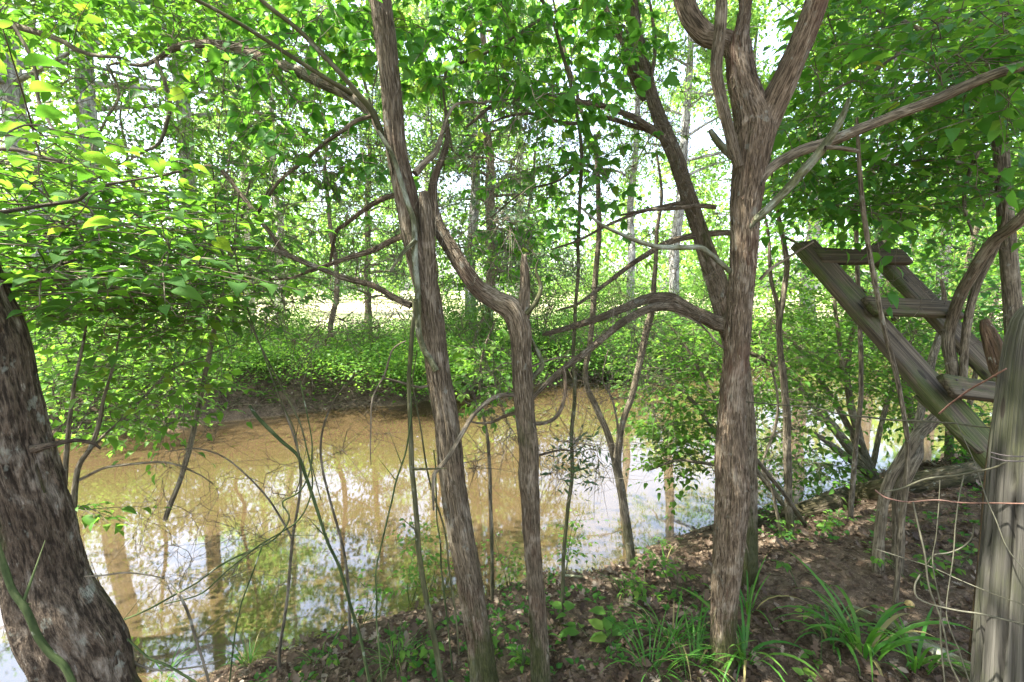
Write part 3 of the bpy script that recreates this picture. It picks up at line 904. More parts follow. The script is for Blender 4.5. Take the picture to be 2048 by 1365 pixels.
# the big dark trunk leaning in from the left
Lt = thing('leaning_tree', 'thick dark tree trunk leaning away to the left edge, nearest of all', 'tree', on(-1.12, 1.22))
mb = MB()
pL, rL = stem(mb, [(205, 1500, 260), (192, 1430, 186), (182, 1365, 158), (164, 1300, 166), (134, 1240, 166), (104, 1180, 148), (82, 1100, 138), (60, 1000, 136), (32, 900, 136), (8, 790, 120), (-18, 680, 108), (-42, 600, 98), (-72, 500, 92), (-130, 330, 84), (-190, 160, 76), (-240, -20, 70), (-300, -250, 58), (-360, -500, 44), (-420, -800, 20)], 1.15, True, slim=.93, sides=110, step=.008, rough=.16, flute=.08, wob=.006, seed=43, freq=(60, 9))
strips(mb, pL, rL, 260, .07, .008)
mb.build('trunk', M_leaning, Lt)
branches(Lt, [([(60, 900, 18), (110, 888, 12), (150, 880, 9), (185, 885, 7), (200, 896, 5)], (1.12, 1.2)),
              ([(20, 570, 14), (60, 560, 10), (110, 535, 8), (150, 520, 5)], (1.15, 1.5))], M_leaning, [pL], sides=30, step=.01)
skT = P(np.array([-300, -330, -360, -380.]), np.array([-250, -400, -500, -650.]), 1.3)
T = skT[rng.integers(0, 4, 420)] + jit(420, .8) + np.array([-.4, .2, .9])  # unseen crown, thickened to shade the shrub below
T = T[((T[:, 2] - CAMZ) > .95 * np.maximum(T[:, 1], .3)) & (T[:, 2] > 2.4)]      # its crown stays high overhead
paths, dirs = colonize(skT, T)
tw, lf = MB(), MB()
tubes(tw, paths, twig_radii(paths))
spray(tw, lf, paths[:, -1], dirs, 7, .35, .11, L_MID)
tw.build('twigs', M_twig, Lt)
lf.build('crown', M_leaf, Lt)


# ------------------------------------------------------------------ leafy plants near the camera
def leafy(name, label, cat, base, stems, regs, leaf, ms=None, ml=None, tm=L_MID, n=7, L=.3, sag=.12, group=None, kw=None, r0=.0016, rmax=.009, maxd=2.2):
    root = thing(name, label, cat, base, group)
    sk = []
    for s in stems:
        b = MB()
        p, r = stem(b, s[0], s[1], sides=9, step=.025, rough=.10, wob=.008, seed=random.randint(0, 900), ground=len(s) > 2)
        b.build('stem', ms or M_stem, root)
        sk.append(p)
    T = np.vstack([region(*r) for r in regs])
    paths, dirs = colonize(np.vstack(sk), T, sag=sag, maxd=maxd)
    tw, lf = MB(), MB()
    tubes(tw, paths, twig_radii(paths, r0, .005, rmax), 5)
    k = dict(flat=.35)
    k.update(kw or {})
    spray(tw, lf, paths[:, -1], dirs, n, L, leaf, tm, **k)
    # some leaves along the older twigs too
    E2 = paths[:, 4]
    side = nz(np.cross(dirs, np.array([0, 0, 1.])) * rng.choice([-1, 1], len(dirs))[:, None] + dirs * .4)
    spray(tw, lf, E2, side, max(3, n - 3), L * .7, leaf, tm, **k)
    tw.build('twigs', M_twig, root)
    lf.build('leaves', ml or M_leaf, root)
    return root


leafy('broadleaf_shrub', 'shrub with big pointed leaves reaching in from the left edge above the dark trunk', 'shrub', on(-2.0, .9),
      [([(-520, 1000, 40), (-420, 700, 34), (-260, 520, 26), (-60, 440, 16), (0, 428, 9), (85, 413, 8), (154, 400, 8), (178, 376, 7), (246, 362, 5), (320, 350, 3)], (1.1, 1.3), 1),
       ([(-380, 640, 24), (-200, 600, 18), (-60, 575, 14), (60, 560, 8), (180, 560, 6), (300, 590, 4)], (1.15, 1.5)),
       ([(-380, 620, 20), (-220, 480, 14), (-90, 330, 10), (20, 300, 7), (120, 320, 5)], (1.1, 1.0))],
      [([(-60, 300), (120, 300), (330, 390), (430, 480), (400, 600), (60, 640), (-60, 600)], 200, 1.15, 2.4, 0., 1.), ([(-40, 240), (90, 240), (160, 330), (-40, 340)], 4, .85, 1.0), ([(0, 420), (450, 470), (450, 620), (80, 640)], 130, 1.5, 2.7), ([(0, 200), (300, 300), (440, 430), (200, 420), (0, 330)], 30, 1.5, 2.6), ([(40, 560), (400, 560), (430, 660), (60, 680)], 60, 1.5, 2.6)],
      .068, tm=L_BROAD, ml=M_leaf_broad, n=7, L=.28, kw=dict(up=.24, droop=.08, flat=.12, aj=.2))
leafy('understory_shrub', 'spindly shrub with small bright leaves over the water beside the dark trunk', 'shrub', on(-1.85, 1.85),
      [([(125, 1250, 9), (128, 1100, 9), (133, 910, 9), (137, 843, 8), (147, 792, 7), (160, 716, 6), (175, 640, 4)], 2.1, 1),
       ([(140, 1180, 12), (147, 1004, 12), (154, 963, 11), (164, 929, 10), (185, 895, 9), (202, 843, 8), (208, 800, 6), (225, 740, 5), (240, 660, 3)], 2.1, 1),
       ([(160, 960, 6), (205, 939, 5), (253, 931, 5), (335, 927, 4), (390, 945, 3), (427, 968, 2)], (2.1, 2.0)),
       ([(185, 895, 6), (230, 850, 5), (290, 790, 5), (350, 735, 4), (400, 715, 3), (470, 690, 2)], (2.1, 2.6))],
      [([(60, 640), (420, 620), (500, 700), (420, 780), (330, 880), (120, 880), (80, 760)], 290, 2.1, 4.2, .3), ([(150, 990), (200, 1000), (195, 1040), (150, 1040)], 4, 2., 2.2)],
      .075, ml=M_leaf_yel, tm=L_MID, n=6, L=.24, kw=dict(up=.35))
leafy('overhanging_tree', 'dense leafy boughs hanging into the top corner above the pale trunks', 'tree', on(-3.4, 2.6),
      [([(-260, 900, 150), (-250, 580, 120), (-240, 300, 110), (-230, 0, 95), (-220, -300, 70)], 2.7, 1),
       ([(-230, 100, 44), (-100, 60, 20), (0, 50, 14), (60, 62, 12), (110, 78, 11), (170, 108, 8), (240, 118, 5)], (2.7, 2.2)),
       ([(-225, 0, 30), (-80, -60, 20), (120, -40, 14), (300, -20, 10), (430, -10, 6)], (2.7, 2.5)),
       ([(24, 48, 7), (50, 90, 6), (72, 150, 6), (76, 200, 6), (95, 240, 5), (118, 275, 4)], (2.2, 2.1)),
       ([(215, 130, 5), (240, 190, 5), (215, 240, 5), (190, 290, 4), (186, 330, 3)], (2.4, 2.3)),
       ([(310, 118, 7), (328, 157, 7), (342, 205, 7), (335, 239, 7), (318, 287, 6), (284, 308, 5), (250, 330, 3)], (2.3, 2.2))],
      [([(-40, -60), (430, -60), (520, 40), (420, 120), (300, 100), (150, 50), (-40, 70)], 200, 2.3, 4.2, 0.), ([(-40, 120), (330, 120), (330, 320), (-40, 260)], 22, 2.3, 4.), ([(330, 60), (620, 60), (620, 330), (420, 360), (330, 250)], 40, 2.0, 3.2), ([(-900, -1100), (500, -1100), (500, -140), (-900, -140)], 260, 2.2, 3.8)],  # last region: unseen boughs added above the frame, shading the left shrub
      .085, tm=L_MID, n=7, L=.32, kw=dict(up=.38, droop=.35))
leafy('leafy_bush', 'airy bush of oval leaves hanging under the bare cedar branches', 'shrub', on(-1.9, 3.0),
      [([(330, 1040, 10), (380, 900, 10), (420, 700, 9), (450, 560, 8), (480, 450, 6), (500, 360, 4)], (2.7, 3.0))],
      [([(380, 380), (560, 340), (600, 560), (520, 640), (420, 620), (370, 500)], 75, 2.4, 3.4)],
      .085, tm=L_MID, n=6, L=.25)
# toothed three-leaflet vine through the crowns
leafy('climbing_vine', 'vine with toothed three part leaves spread between the cedar trunks', 'vine', on(.25, 2.25),
      [([(1120, 1330, 9), (1130, 1100, 8), (1145, 900, 8), (1150, 700, 8), (1155, 500, 7), (1165, 300, 7), (1130, 120, 7), (1080, 0, 7), (1000, -90, 6)], (2.3, 2.4)),
       ([(1165, 320, 5), (1120, 360, 5), (1060, 380, 4), (1000, 420, 4), (960, 450, 3)], (2.4, 2.2)),
       ([(890, 140, 6), (960, 110, 6), (1020, 80, 6), (1080, 40, 6), (1120, 20, 6)], (2.1, 2.3)),
       ([(893, 138, 6), (886, 180, 5), (893, 235, 5), (905, 300, 4)], 2.1),
       ([(1080, -20, 7), (960, -40, 6), (840, -50, 6), (700, -40, 5), (560, -20, 4)], (2.35, 1.9))],
      [([(680, -40), (1290, -40), (1290, 160), (1180, 230), (1000, 190), (850, 180), (690, 110)], 175, 1.9, 3.0, .2), ([(890, 270), (1260, 270), (1280, 410), (1000, 460), (890, 400)], 30, 2.0, 3.0), ([(960, 430), (1080, 450), (1060, 530), (980, 520)], 14, 2., 2.6), ([(1060, 170), (1150, 170), (1150, 230), (1070, 230)], 6, 1.9, 2.1), ([(440, 0), (700, 0), (700, 60), (540, 100)], 26, 1.7, 2.4), ([(640, 290), (740, 300), (730, 400), (650, 380)], 10, 1.9, 2.4), ([(470, 80), (600, 80), (600, 300), (480, 280)], 16, 1.7, 2.1)],
      .068, tm=L_TOOTH, n=3, L=.2, kw=dict(tri=True, up=.5, droop=.4), ms=M_darkvine, ml=M_leaf_bright)
# right-hand tree with the dense canopy
leafy('elm_tree', 'slim straight tree behind the weathered post with a dense green canopy', 'tree', on(2.95, 2.9),
      [([(2060, 1000, 30), (2040, 800, 30), (2025, 600, 28), (2013, 450, 26), (2003, 330, 25), (1998, 220, 24), (2000, 110, 22), (2010, 0, 20), (2020, -150, 16), (2025, -350, 9)], 2.9, 1),
       ([(2000, 180, 12), (1930, 120, 10), (1840, 60, 8), (1740, 10, 6), (1650, -20, 4)], (2.9, 3.2)),
       ([(2005, 360, 10), (1940, 330, 8), (1860, 320, 7), (1780, 330, 6), (1700, 350, 4)], (2.9, 3.2)),
       ([(1990, 60, 10), (1900, 40, 8), (1800, 110, 7), (1710, 160, 5), (1640, 190, 3)], (2.9, 2.5)),
       ([(1990, 230, 8), (1945, 330, 7), (1930, 400, 6), (1945, 470, 4)], (2.8, 2.6))],
      [([(1640, -40), (2090, -40), (2090, 400), (1900, 440), (1700, 440), (1560, 400), (1570, 240)], 800, 2.4, 4.4, .0), ([(1820, -20), (2080, -20), (2080, 230), (1850, 200)], 60, 1.7, 2.5), ([(1500, -420), (2100, -420), (2100, -40), (1600, -40)], 170, 2.6, 4.4)],  # last region: unseen canopy put above the frame to shade the ground
      .088, tm=L_MID, n=7, L=.3, kw=dict(up=.4, droop=.3))
leafy('privet_shrub', 'arching privet shrub fanning up from beside the fallen log', 'shrub', G(1738, 940),
      [([(1740, 950, 22), (1715, 915, 20), (1680, 870, 18), (1640, 825, 16), (1600, 775, 13), (1555, 735, 11), (1510, 712, 8), (1460, 690, 4)], (5.2, 5.0), 1),
       ([(1745, 950, 20), (1722, 890, 17), (1700, 800, 14), (1694, 750, 12), (1700, 690, 10), (1710, 650, 8), (1720, 600, 5)], (5.2, 5.1), 1),
       ([(1690, 760, 10), (1682, 710, 9), (1676, 660, 8), (1670, 600, 7), (1672, 520, 5)], 5.1),
       ([(1740, 950, 18), (1710, 925, 16), (1680, 905, 14), (1640, 875, 11), (1600, 858, 8), (1560, 865, 5), (1520, 880, 3)], (5.2, 4.8)),
       ([(1740, 950, 12), (1760, 860, 10), (1790, 760, 8), (1820, 690, 6), (1850, 620, 4)], (5.2, 5.6)),
       ([(1735, 940, 14), (1690, 840, 12), (1640, 760, 10), (1590, 690, 8), (1540, 640, 5)], (5.2, 5.4))],
      [([(1500, 560), (1640, 520), (1900, 620), (1890, 800), (1640, 800), (1500, 820)], 520, 4.6, 6.6, 0.), ([(1500, 700), (1700, 700), (1640, 960), (1510, 960)], 130, 4.4, 5.4), ([(1660, 700), (1880, 700), (1880, 860), (1740, 840)], 90, 5., 6.2), ([(1640, 930), (1720, 920), (1720, 1000), (1640, 1000)], 30, 4.8, 5.4)],
      .085, ml=M_leaf_yel, n=8, L=.4, kw=dict(up=.3, droop=.2), r0=.003, rmax=.012)
leafy('waterside_shrub', 'light green shrub leaning over the water left of the red cedar', 'shrub', on(2.35, 4.0),
      [([(1600, 1060, 14), (1560, 1000, 12), (1500, 930, 11), (1440, 870, 9), (1390, 810, 8), (1340, 760, 5)], (4.1, 4.3), 1),
       ([(1560, 1000, 9), (1480, 900, 8), (1420, 780, 7), (1370, 690, 5), (1330, 640, 3)], (4.1, 4.5)),
       ([(1500, 960, 8), (1450, 935, 8), (1400, 925, 7), (1355, 920, 5), (1300, 940, 3)], (4.0, 4.0))],
      [([(1270, 650), (1440, 620), (1445, 880), (1340, 870), (1270, 800)], 250, 3.9, 5.0), ([(1280, 830), (1445, 850), (1440, 960), (1320, 950)], 80, 3.9, 4.6)],
      .085, ml=M_leaf_yel, n=7, L=.32, kw=dict(up=.28, droop=.2), r0=.0025)
leafy('thicket_shrub', 'tall thicket of small leaves filling the space around the ladder top', 'shrub', on(4.6, 5.2),
      [([(1830, 880, 16), (1800, 700, 14), (1780, 560, 12), (1760, 420, 9), (1740, 300, 5)], (5.6, 5.4), 1),
       ([(1900, 880, 16), (1900, 700, 14), (1930, 560, 12), (1960, 430, 9)], (5.6, 5.2), 1),
       ([(1790, 640, 10), (1700, 560, 8), (1620, 500, 7), (1560, 470, 4)], (5.5, 5.0)),
       ([(1940, 800, 10), (1980, 640, 8), (2020, 540, 7)], (5.4, 5.0), 1)],
      [([(1530, 400), (1750, 400), (2090, 400), (2090, 680), (1850, 640), (1640, 520), (1530, 560)], 460, 4.2, 6.4, 0.), ([(1850, 620), (2080, 620), (2080, 860), (1960, 860)], 90, 4.4, 6.), ([(1900, 840), (2000, 830), (2000, 900), (1900, 930)], 14, 4.6, 5.4)],
      .085, n=7, L=.36, kw=dict(up=.35), r0=.0025)
leafy('maple_sapling', 'maple sapling with pale drooping leaves between the two thin cedars', 'sapling', on(-.15, 3.3),
      [([(985, 1120, 8), (980, 1000, 8), (975, 880, 7), (960, 780, 6), (968, 700, 5), (990, 640, 3)], 3.25, 1)],
      [([(890, 720), (1010, 640), (1035, 740), (1000, 800), (920, 800)], 30, 2.9, 3.5)],
      .08, ml=M_leaf_yel, tm=L_TOOTH, n=3, L=.2, kw=dict(tri=True, droop=.4))


# bare and small-leaved stems
def bare(name, label, cat, stems, base_px, d, m=M_stem, twregs=None, leafregs=None, leaf=.05):
    b0 = P(base_px[0], base_px[1], d)
    root = thing(name, label, cat, on(b0[0], b0[1]))
    sk = []
    for s in stems:
        b = MB()
        p, r = stem(b, s[0], s[1], sides=14, step=.02, rough=.14, wob=.005, seed=random.randint(0, 900), ground=len(s) > 2)
        b.build('stem', m, root)
        sk.append(p)
    if twregs:
        dead_twigs(root, sk, twregs, r0=.001, k=.003, rmax=.004)
    if leafregs:
        T = np.vstack([region(*r) for r in leafregs])
        paths, dirs = colonize(np.vstack(sk), T, maxd=1.5)
        tw, lf = MB(), MB()
        tubes(tw, paths, twig_radii(paths, .001, .004, .005), 4)
        spray(tw, lf, paths[:, -1], dirs, 6, .2, leaf, L_MID)
        tw.build('twigs', M_twig, root)
        lf.build('leaves', M_leaf_yel, root)
    return root


bare('forked_sapling', 'bare sapling forking in a V at the water edge', 'sapling', [
    ([(1263, 1118, 20), (1252, 1050, 19), (1243, 985, 18), (1236, 945, 16), (1227, 910, 14), (1213, 860, 13), (1193, 816, 13), (1175, 775, 12), (1172, 740, 11), (1179, 700, 11), (1184, 640, 11), (1190, 560, 11), (1198, 460, 10), (1195, 350, 9), (1187, 290, 9), (1172, 250, 8), (1160, 215, 8), (1150, 170, 7), (1135, 130, 6), (1120, 60, 5), (1100, -30, 3)], 3.45, 1),
    ([(1238, 960, 13), (1238, 905, 13), (1247, 843, 13), (1264, 792, 13), (1278, 740, 13), (1288, 690, 13), (1296, 655, 14), (1305, 620, 12), (1309, 552, 9), (1316, 450, 8), (1322, 380, 6), (1312, 300, 5)], (3.45, 3.3)),
    ([(1230, 915, 6), (1235, 860, 5), (1225, 800, 4), (1205, 760, 3), (1215, 700, 2)], 3.4)], (1263, 1118), 3.45, M_stem,
    [([(1130, 700), (1330, 700), (1320, 1000), (1160, 980)], 60, 3.2, 3.8), ([(1120, 200), (1340, 200), (1330, 620), (1140, 640)], 50, 3.2, 3.7)])
bare('dead_shrub', 'leafless twiggy shrub hanging over the water among the green canes', 'shrub', [
    ([(560, 1310, 7), (575, 1200, 6), (585, 1080, 6), (600, 960, 5), (590, 880, 4), (560, 800, 3)], 2.4, 1),
    ([(700, 1240, 6), (690, 1120, 6), (660, 1000, 5), (640, 900, 5), (660, 820, 4), (690, 770, 3)], 2.5, 1),
    ([(585, 1080, 4), (540, 1000, 4), (470, 930, 3), (400, 900, 3), (330, 905, 2)], 2.4)], (620, 1290), 2.4, M_twig,
    [([(300, 880), (480, 840), (700, 780), (720, 1000), (640, 1150), (440, 1180), (300, 1240), (240, 1100)], 85, 1.9, 2.8), ([(630, 820), (800, 780), (780, 900), (640, 920)], 20, 2.3, 2.8)])
bare('slim_sapling', 'slim upright sapling with furrowed bark by the end of the log', 'sapling', [
    ([(1580, 1068, 17), (1578, 1000, 15), (1575, 905, 15), (1573, 843, 14), (1567, 757, 13), (1560, 689, 12), (1558, 638, 12), (1567, 587, 11), (1574, 535, 10), (1567, 484, 9), (1560, 450, 8), (1548, 380, 6), (1540, 300, 4)], 3.5, 1),
    ([(1558, 640, 10), (1553, 610, 9), (1543, 570, 8), (1540, 518, 7), (1532, 450, 5), (1520, 380, 3)], 3.5),
    ([(1560, 1060, 7), (1545, 980, 6), (1525, 930, 6), (1550, 860, 6), (1555, 800, 5), (1545, 740, 4)], 3.45),
    ([(1500, 905, 10), (1545, 960, 9), (1585, 1010, 9), (1610, 1050, 8)], (3.1, 3.6))], (1580, 1068), 3.5, M_stem,
    [([(1500, 450), (1640, 450), (1640, 760), (1520, 760)], 40, 3.2, 3.8), ([(1500, 780), (1680, 780), (1640, 1020), (1510, 1000)], 50, 3.2, 4.)])
g1 = G(1775, 1146)
DG = float(g1[1])
bare('twisted_shrub', 'twisted grey shrub with two close stems behind the ladder', 'shrub', [
    ([(1757, 1150, 24), (1760, 1090, 21), (1768, 1008, 21), (1782, 958, 21), (1808, 912, 22), (1835, 872, 22), (1872, 838, 22), (1905, 805, 21), (1908, 757, 22), (1896, 689, 22), (1900, 650, 22), (1922, 587, 22), (1949, 542, 22), (1987, 484, 22), (2031, 450, 22), (2080, 400, 20), (2160, 330, 14), (2240, 230, 8)], [DG, DG, DG, DG, DG + .05, DG + .1, DG + .2, DG + .25, DG + .25, DG + .22, DG + .2, DG + .1, DG, DG - .1, DG - .2, DG - .3, DG - .4, DG - .5], 1),
    ([(1795, 1150, 25), (1796, 1076, 22), (1803, 990, 22), (1822, 940, 22), (1836, 905, 18), (1836, 860, 16), (1845, 792, 15), (1862, 723, 14), (1878, 672, 13), (1890, 610, 9), (1885, 560, 6)], [DG, DG, DG, DG, DG + .1, DG + .3, DG + .6, DG + .8, DG + .9, DG + .9, DG + .9], 1),
    ([(1912, 790, 13), (1926, 757, 14), (1929, 689, 14), (1936, 641, 14), (1956, 570, 13), (1987, 508, 12), (2006, 450, 9), (2012, 400, 6)], (DG + .22, DG)),
], (1775, 1146), DG, M_stem, [([(1700, 420), (2040, 420), (2040, 760), (1880, 760), (1760, 620)], 60, DG - .2, DG + .8)])
bare('bent_sapling', 'pale thin stem crossing in front of the ladder', 'sapling', [
    ([(1815, 930, 9), (1812, 860, 9), (1800, 790, 9), (1785, 720, 9), (1770, 660, 9), (1758, 600, 9), (1748, 560, 9), (1738, 500, 9), (1730, 450, 9), (1722, 380, 8), (1716, 300, 7), (1712, 220, 5)], (2.3, 2.05), 1)], (1815, 930), 2.3, M_stem)
bare('crooked_sapling', 'crooked brown stem rising past the long pale branch on the right', 'sapling', [
    ([(1722, 760, 8), (1718, 640, 8), (1712, 460, 8), (1714, 380, 8), (1718, 330, 7), (1724, 290, 7), (1735, 250, 6), (1770, 190, 5), (1820, 145, 4)], 3.6, 1)], (1722, 760), 3.6, M_twig)

# canes and vines in front
CANES = [
    ('briar_cane', 'thick green cane with a snapped top standing out over the water', 'cane', [(499, 812, 9), (512, 832, 11), (533, 854, 12), (564, 884, 11), (595, 912, 10), (612, 956, 10), (628, 1002, 10), (642, 1045, 9), (656, 1086, 9), (680, 1137, 9), (700, 1213, 9), (724, 1291, 10), (742, 1380, 10)][::-1], 1.62, M_cane),
    ('woody_vine', 'thick grey vine rising straight up beside the shaggy leaning cedar', 'vine', [(888, 1400, 16), (882, 1365, 15), (868, 1281, 14), (854, 1195, 13), (837, 1093, 13), (830, 1007, 12), (823, 905, 12), (817, 792, 10), (822, 723, 10), (826, 655, 10), (826, 612, 9), (818, 590, 5)], 1.64, M_darkvine),
    ('green_vine', 'thin dark vine hugging the water side of the shaggy leaning cedar', 'vine', [(918, 1310, 5), (912, 1230, 6), (899, 1144, 6), (888, 1059, 6), (868, 990, 6), (851, 922, 6), (843, 860, 5), (830, 790, 5), (826, 757, 4), (834, 700, 3)], 1.66, M_darkvine),
    ('thin_cane', 'thin dark cane bowed from the bank up to a hooked tip', 'cane', [(764, 1375, 6), (759, 1281, 6), (752, 1213, 6), (755, 1127, 6), (772, 1042, 6), (793, 967, 6), (810, 905, 5), (820, 840, 5), (824, 790, 3)], 1.6, M_cane),
    ('dead_cane', 'bare dark cane hanging down to the water from a cedar twig', 'cane', [(742, 930, 3), (741, 890, 4), (745, 809, 5), (757, 775, 5), (769, 751, 6), (783, 706, 6), (798, 690, 5), (812, 684, 4)], 1.7, M_twig),
    ('bramble_cane', 'long bramble stem looping across the water in a squiggle', 'cane', [(600, 760, 3), (618, 850, 4), (622, 905, 5), (618, 950, 5), (600, 985, 5), (566, 1004, 5), (579, 1030, 5), (572, 1052, 5), (545, 1080, 5), (505, 1100, 6), (478, 1112, 6), (427, 1140, 6), (370, 1180, 6), (325, 1206, 6), (260, 1235, 5), (225, 1250, 4)], 1.5, M_cane),
    ('bramble_cane', 'second bramble stem crossing just under the squiggled one', 'cane', [(610, 880, 4), (625, 960, 5), (612, 1010, 5), (590, 1046, 5), (560, 1068, 5), (520, 1090, 5), (470, 1130, 5), (430, 1165, 5), (395, 1190, 4), (330, 1206, 3)], 1.46, M_cane),
    ('drooping_cane', 'straight dark cane dropping from the brambles down to the bank', 'cane', [(528, 1084, 4), (512, 1125, 5), (496, 1165, 5), (484, 1205, 5), (474, 1250, 5), (465, 1310, 5), (458, 1370, 5), (450, 1430, 4)], 1.4, M_cane),
    ('broken_twig', 'knotty brown twig with a broken tip standing in front of the creek', 'stick', [(425, 1400, 8), (417, 1365, 8), (400, 1315, 8), (386, 1270, 8), (376, 1230, 8), (368, 1205, 8), (356, 1184, 6)], 1.35, M_twig),
    ('green_cane', 'smooth green cane running down across the dark leaning trunk', 'cane', [(-40, 1000, 12), (-10, 1085, 13), (10, 1140, 14), (25, 1182, 14), (51, 1218, 15), (75, 1270, 15), (100, 1302, 15), (126, 1325, 15), (140, 1352, 15), (152, 1385, 15)], .82, M_cane),
    ('dead_twig', 'short dead twig poking out level from the dark leaning trunk', 'stick', [(170, 1153, 6), (205, 1151, 5), (246, 1148, 5), (290, 1152, 4), (330, 1159, 3)], 1.15, M_twig),
    ('thorny_cane', 'thorny cane slanting down past the foot of the dark leaning trunk', 'cane', [(255, 1278, 5), (275, 1297, 6), (300, 1318, 7), (340, 1335, 7), (400, 1372, 8), (440, 1400, 8)], 1.12, M_cane),
    ('thorny_cane', 'lower thorny cane curving out level beside the foot of the dark leaning trunk', 'cane', [(258, 1318, 7), (285, 1334, 7), (320, 1340, 6), (350, 1338, 6), (400, 1330, 5), (440, 1318, 4)], 1.2, M_twig),
    ('hanging_vine', 'hair thin vine falling from the bare branches to the creek', 'vine', [(478, 385, 4), (470, 470, 4), (480, 560, 4), (500, 640, 4), (530, 720, 4), (560, 800, 4), (590, 870, 5), (600, 950, 4), (590, 990, 3)], (1.8, 1.6), M_darkvine),
    ('hanging_vine', 'dark vine dropping beside the hair thin one toward the bramble loop', 'vine', [(425, 330, 4), (430, 420, 4), (450, 520, 4), (480, 600, 5), (520, 690, 5), (560, 770, 5), (600, 850, 5), (622, 930, 4), (640, 1000, 3)], (1.85, 1.6), M_darkvine),
    ('slender_vine', 'straight slender stem rising through the vine between the thin cedars', 'vine', [(905, 1340, 5), (880, 1100, 5), (868, 900, 4)], 1.9, M_cane),
]
for nm, lb, ct, pts, d, m in CANES:
    mb = MB()
    pts = [(a_, b_, c_ * (.9 if c_ > 9 and 'over the water' not in lb else .68)) for a_, b_, c_ in pts]
    p, r = stem(mb, pts, d, sides=9, step=.012, rough=.08, wob=.004, seed=random.randint(0, 900), wobf=9)
    # knots, thorns and short side shoots
    n = max(3, len(p) // 14)
    idx = rng.integers(2, len(p) - 2, n)
    dr = nz(jit(n, 1.) + np.array([0, 0, .5]))
    Ls = np.where(rng.random(n) < .75, .012, .05 + .12 * rng.random(n))[:, None]
    t = np.linspace(0, 1, 4)[None, :, None]
    tubes(mb, p[idx][:, None] + dr[:, None] * Ls[:, None] * t + np.array([0, 0, .02]) * t ** 2 * Ls[:, None], r[idx][:, None] * np.linspace(.6, .12, 4)[None], 4)
    o = mb.build(nm, m)
    tag(o, lb, ct)
for o in C.objects:
    if o.get('category') in ('cane',) and 'bramble' in o['label']:
        o['group'] = 'bramble stems over the water'

# ------------------------------------------------------------------ fallen wood
LOGS = [
    ('fallen_log', 'long rotten log lying along the bank under the ladder', 'log', [(1500, 1050, 16), (1540, 1038, 24), (1590, 1020, 34), (1640, 1006, 42), (1700, 990, 46), (1770, 976, 44), (1840, 962, 44), (1910, 948, 46), (1975, 936, 46), (2060, 920, 46)], (3.7, 4.15), M_log),
    ('weathered_log', 'grey weathered log half sunk in leaves near the post foot', 'log', [(1685, 1212, 16), (1720, 1228, 34), (1780, 1255, 36), (1840, 1288, 36), (1900, 1322, 36), (1960, 1352, 34)], (2.15, 1.75), M_lichen),
    ('fallen_branch', 'curved pale branch lying at the water edge left of the red cedar', 'branch', [(1356, 1078, 5), (1362, 1064, 6), (1385, 1062, 7), (1420, 1058, 7), (1470, 1052, 6)], 3.25, M_stem),
    ('fallen_branch', 'dark branch lying half in the water below the brambles', 'branch', [(330, 1345, 6), (400, 1325, 6), (480, 1312, 7), (560, 1296, 8), (640, 1262, 7), (700, 1248, 5), (790, 1215, 4)], (2.55, 2.9), M_twig),
    ('fallen_branch', 'smooth stick lying across the bank behind the thin spiked cedar', 'branch', [(1090, 1152, 6), (1120, 1150, 6), (1180, 1156, 6), (1240, 1158, 4)], 3.3, M_lichen),
]
for nm, lb, ct, pts, d, m in LOGS:
    p, r = pl(pts, d)
    for k in range(len(p)):
        zz = on(p[k][0], p[k][1])[2]
        if nm != 'fallen_log':
            # slide along the sight line until it lies on the ground
            q = G(pts[k][0], pts[k][1] + pts[k][2] * .3)
            p[k] = q + np.array([0, 0, r[k] * .6])
    mb = MB()
    if nm == 'fallen_log':
        for k in range(len(p)):
            q = G(pts[k][0], min(1060, pts[k][1] + pts[k][2] * .5))
            sc_ = q[1] / p[k][1]
            r[k] *= sc_
            p[k] = q + np.array([0, 0, r[k] * .75])
    r = np.maximum(r, .004)
    tube(mb, p, r, sides=32 if 'log' in nm else 10, step=.02, rough=.22 if 'log' in nm else .1, seed=random.randint(0, 99), freq=(14, 3))
    o = mb.build(nm, m)
    tag(o, lb, ct, 'sticks lying on the near bank' if nm == 'fallen_branch' else None)

# ------------------------------------------------------------------ ladder, post, fence


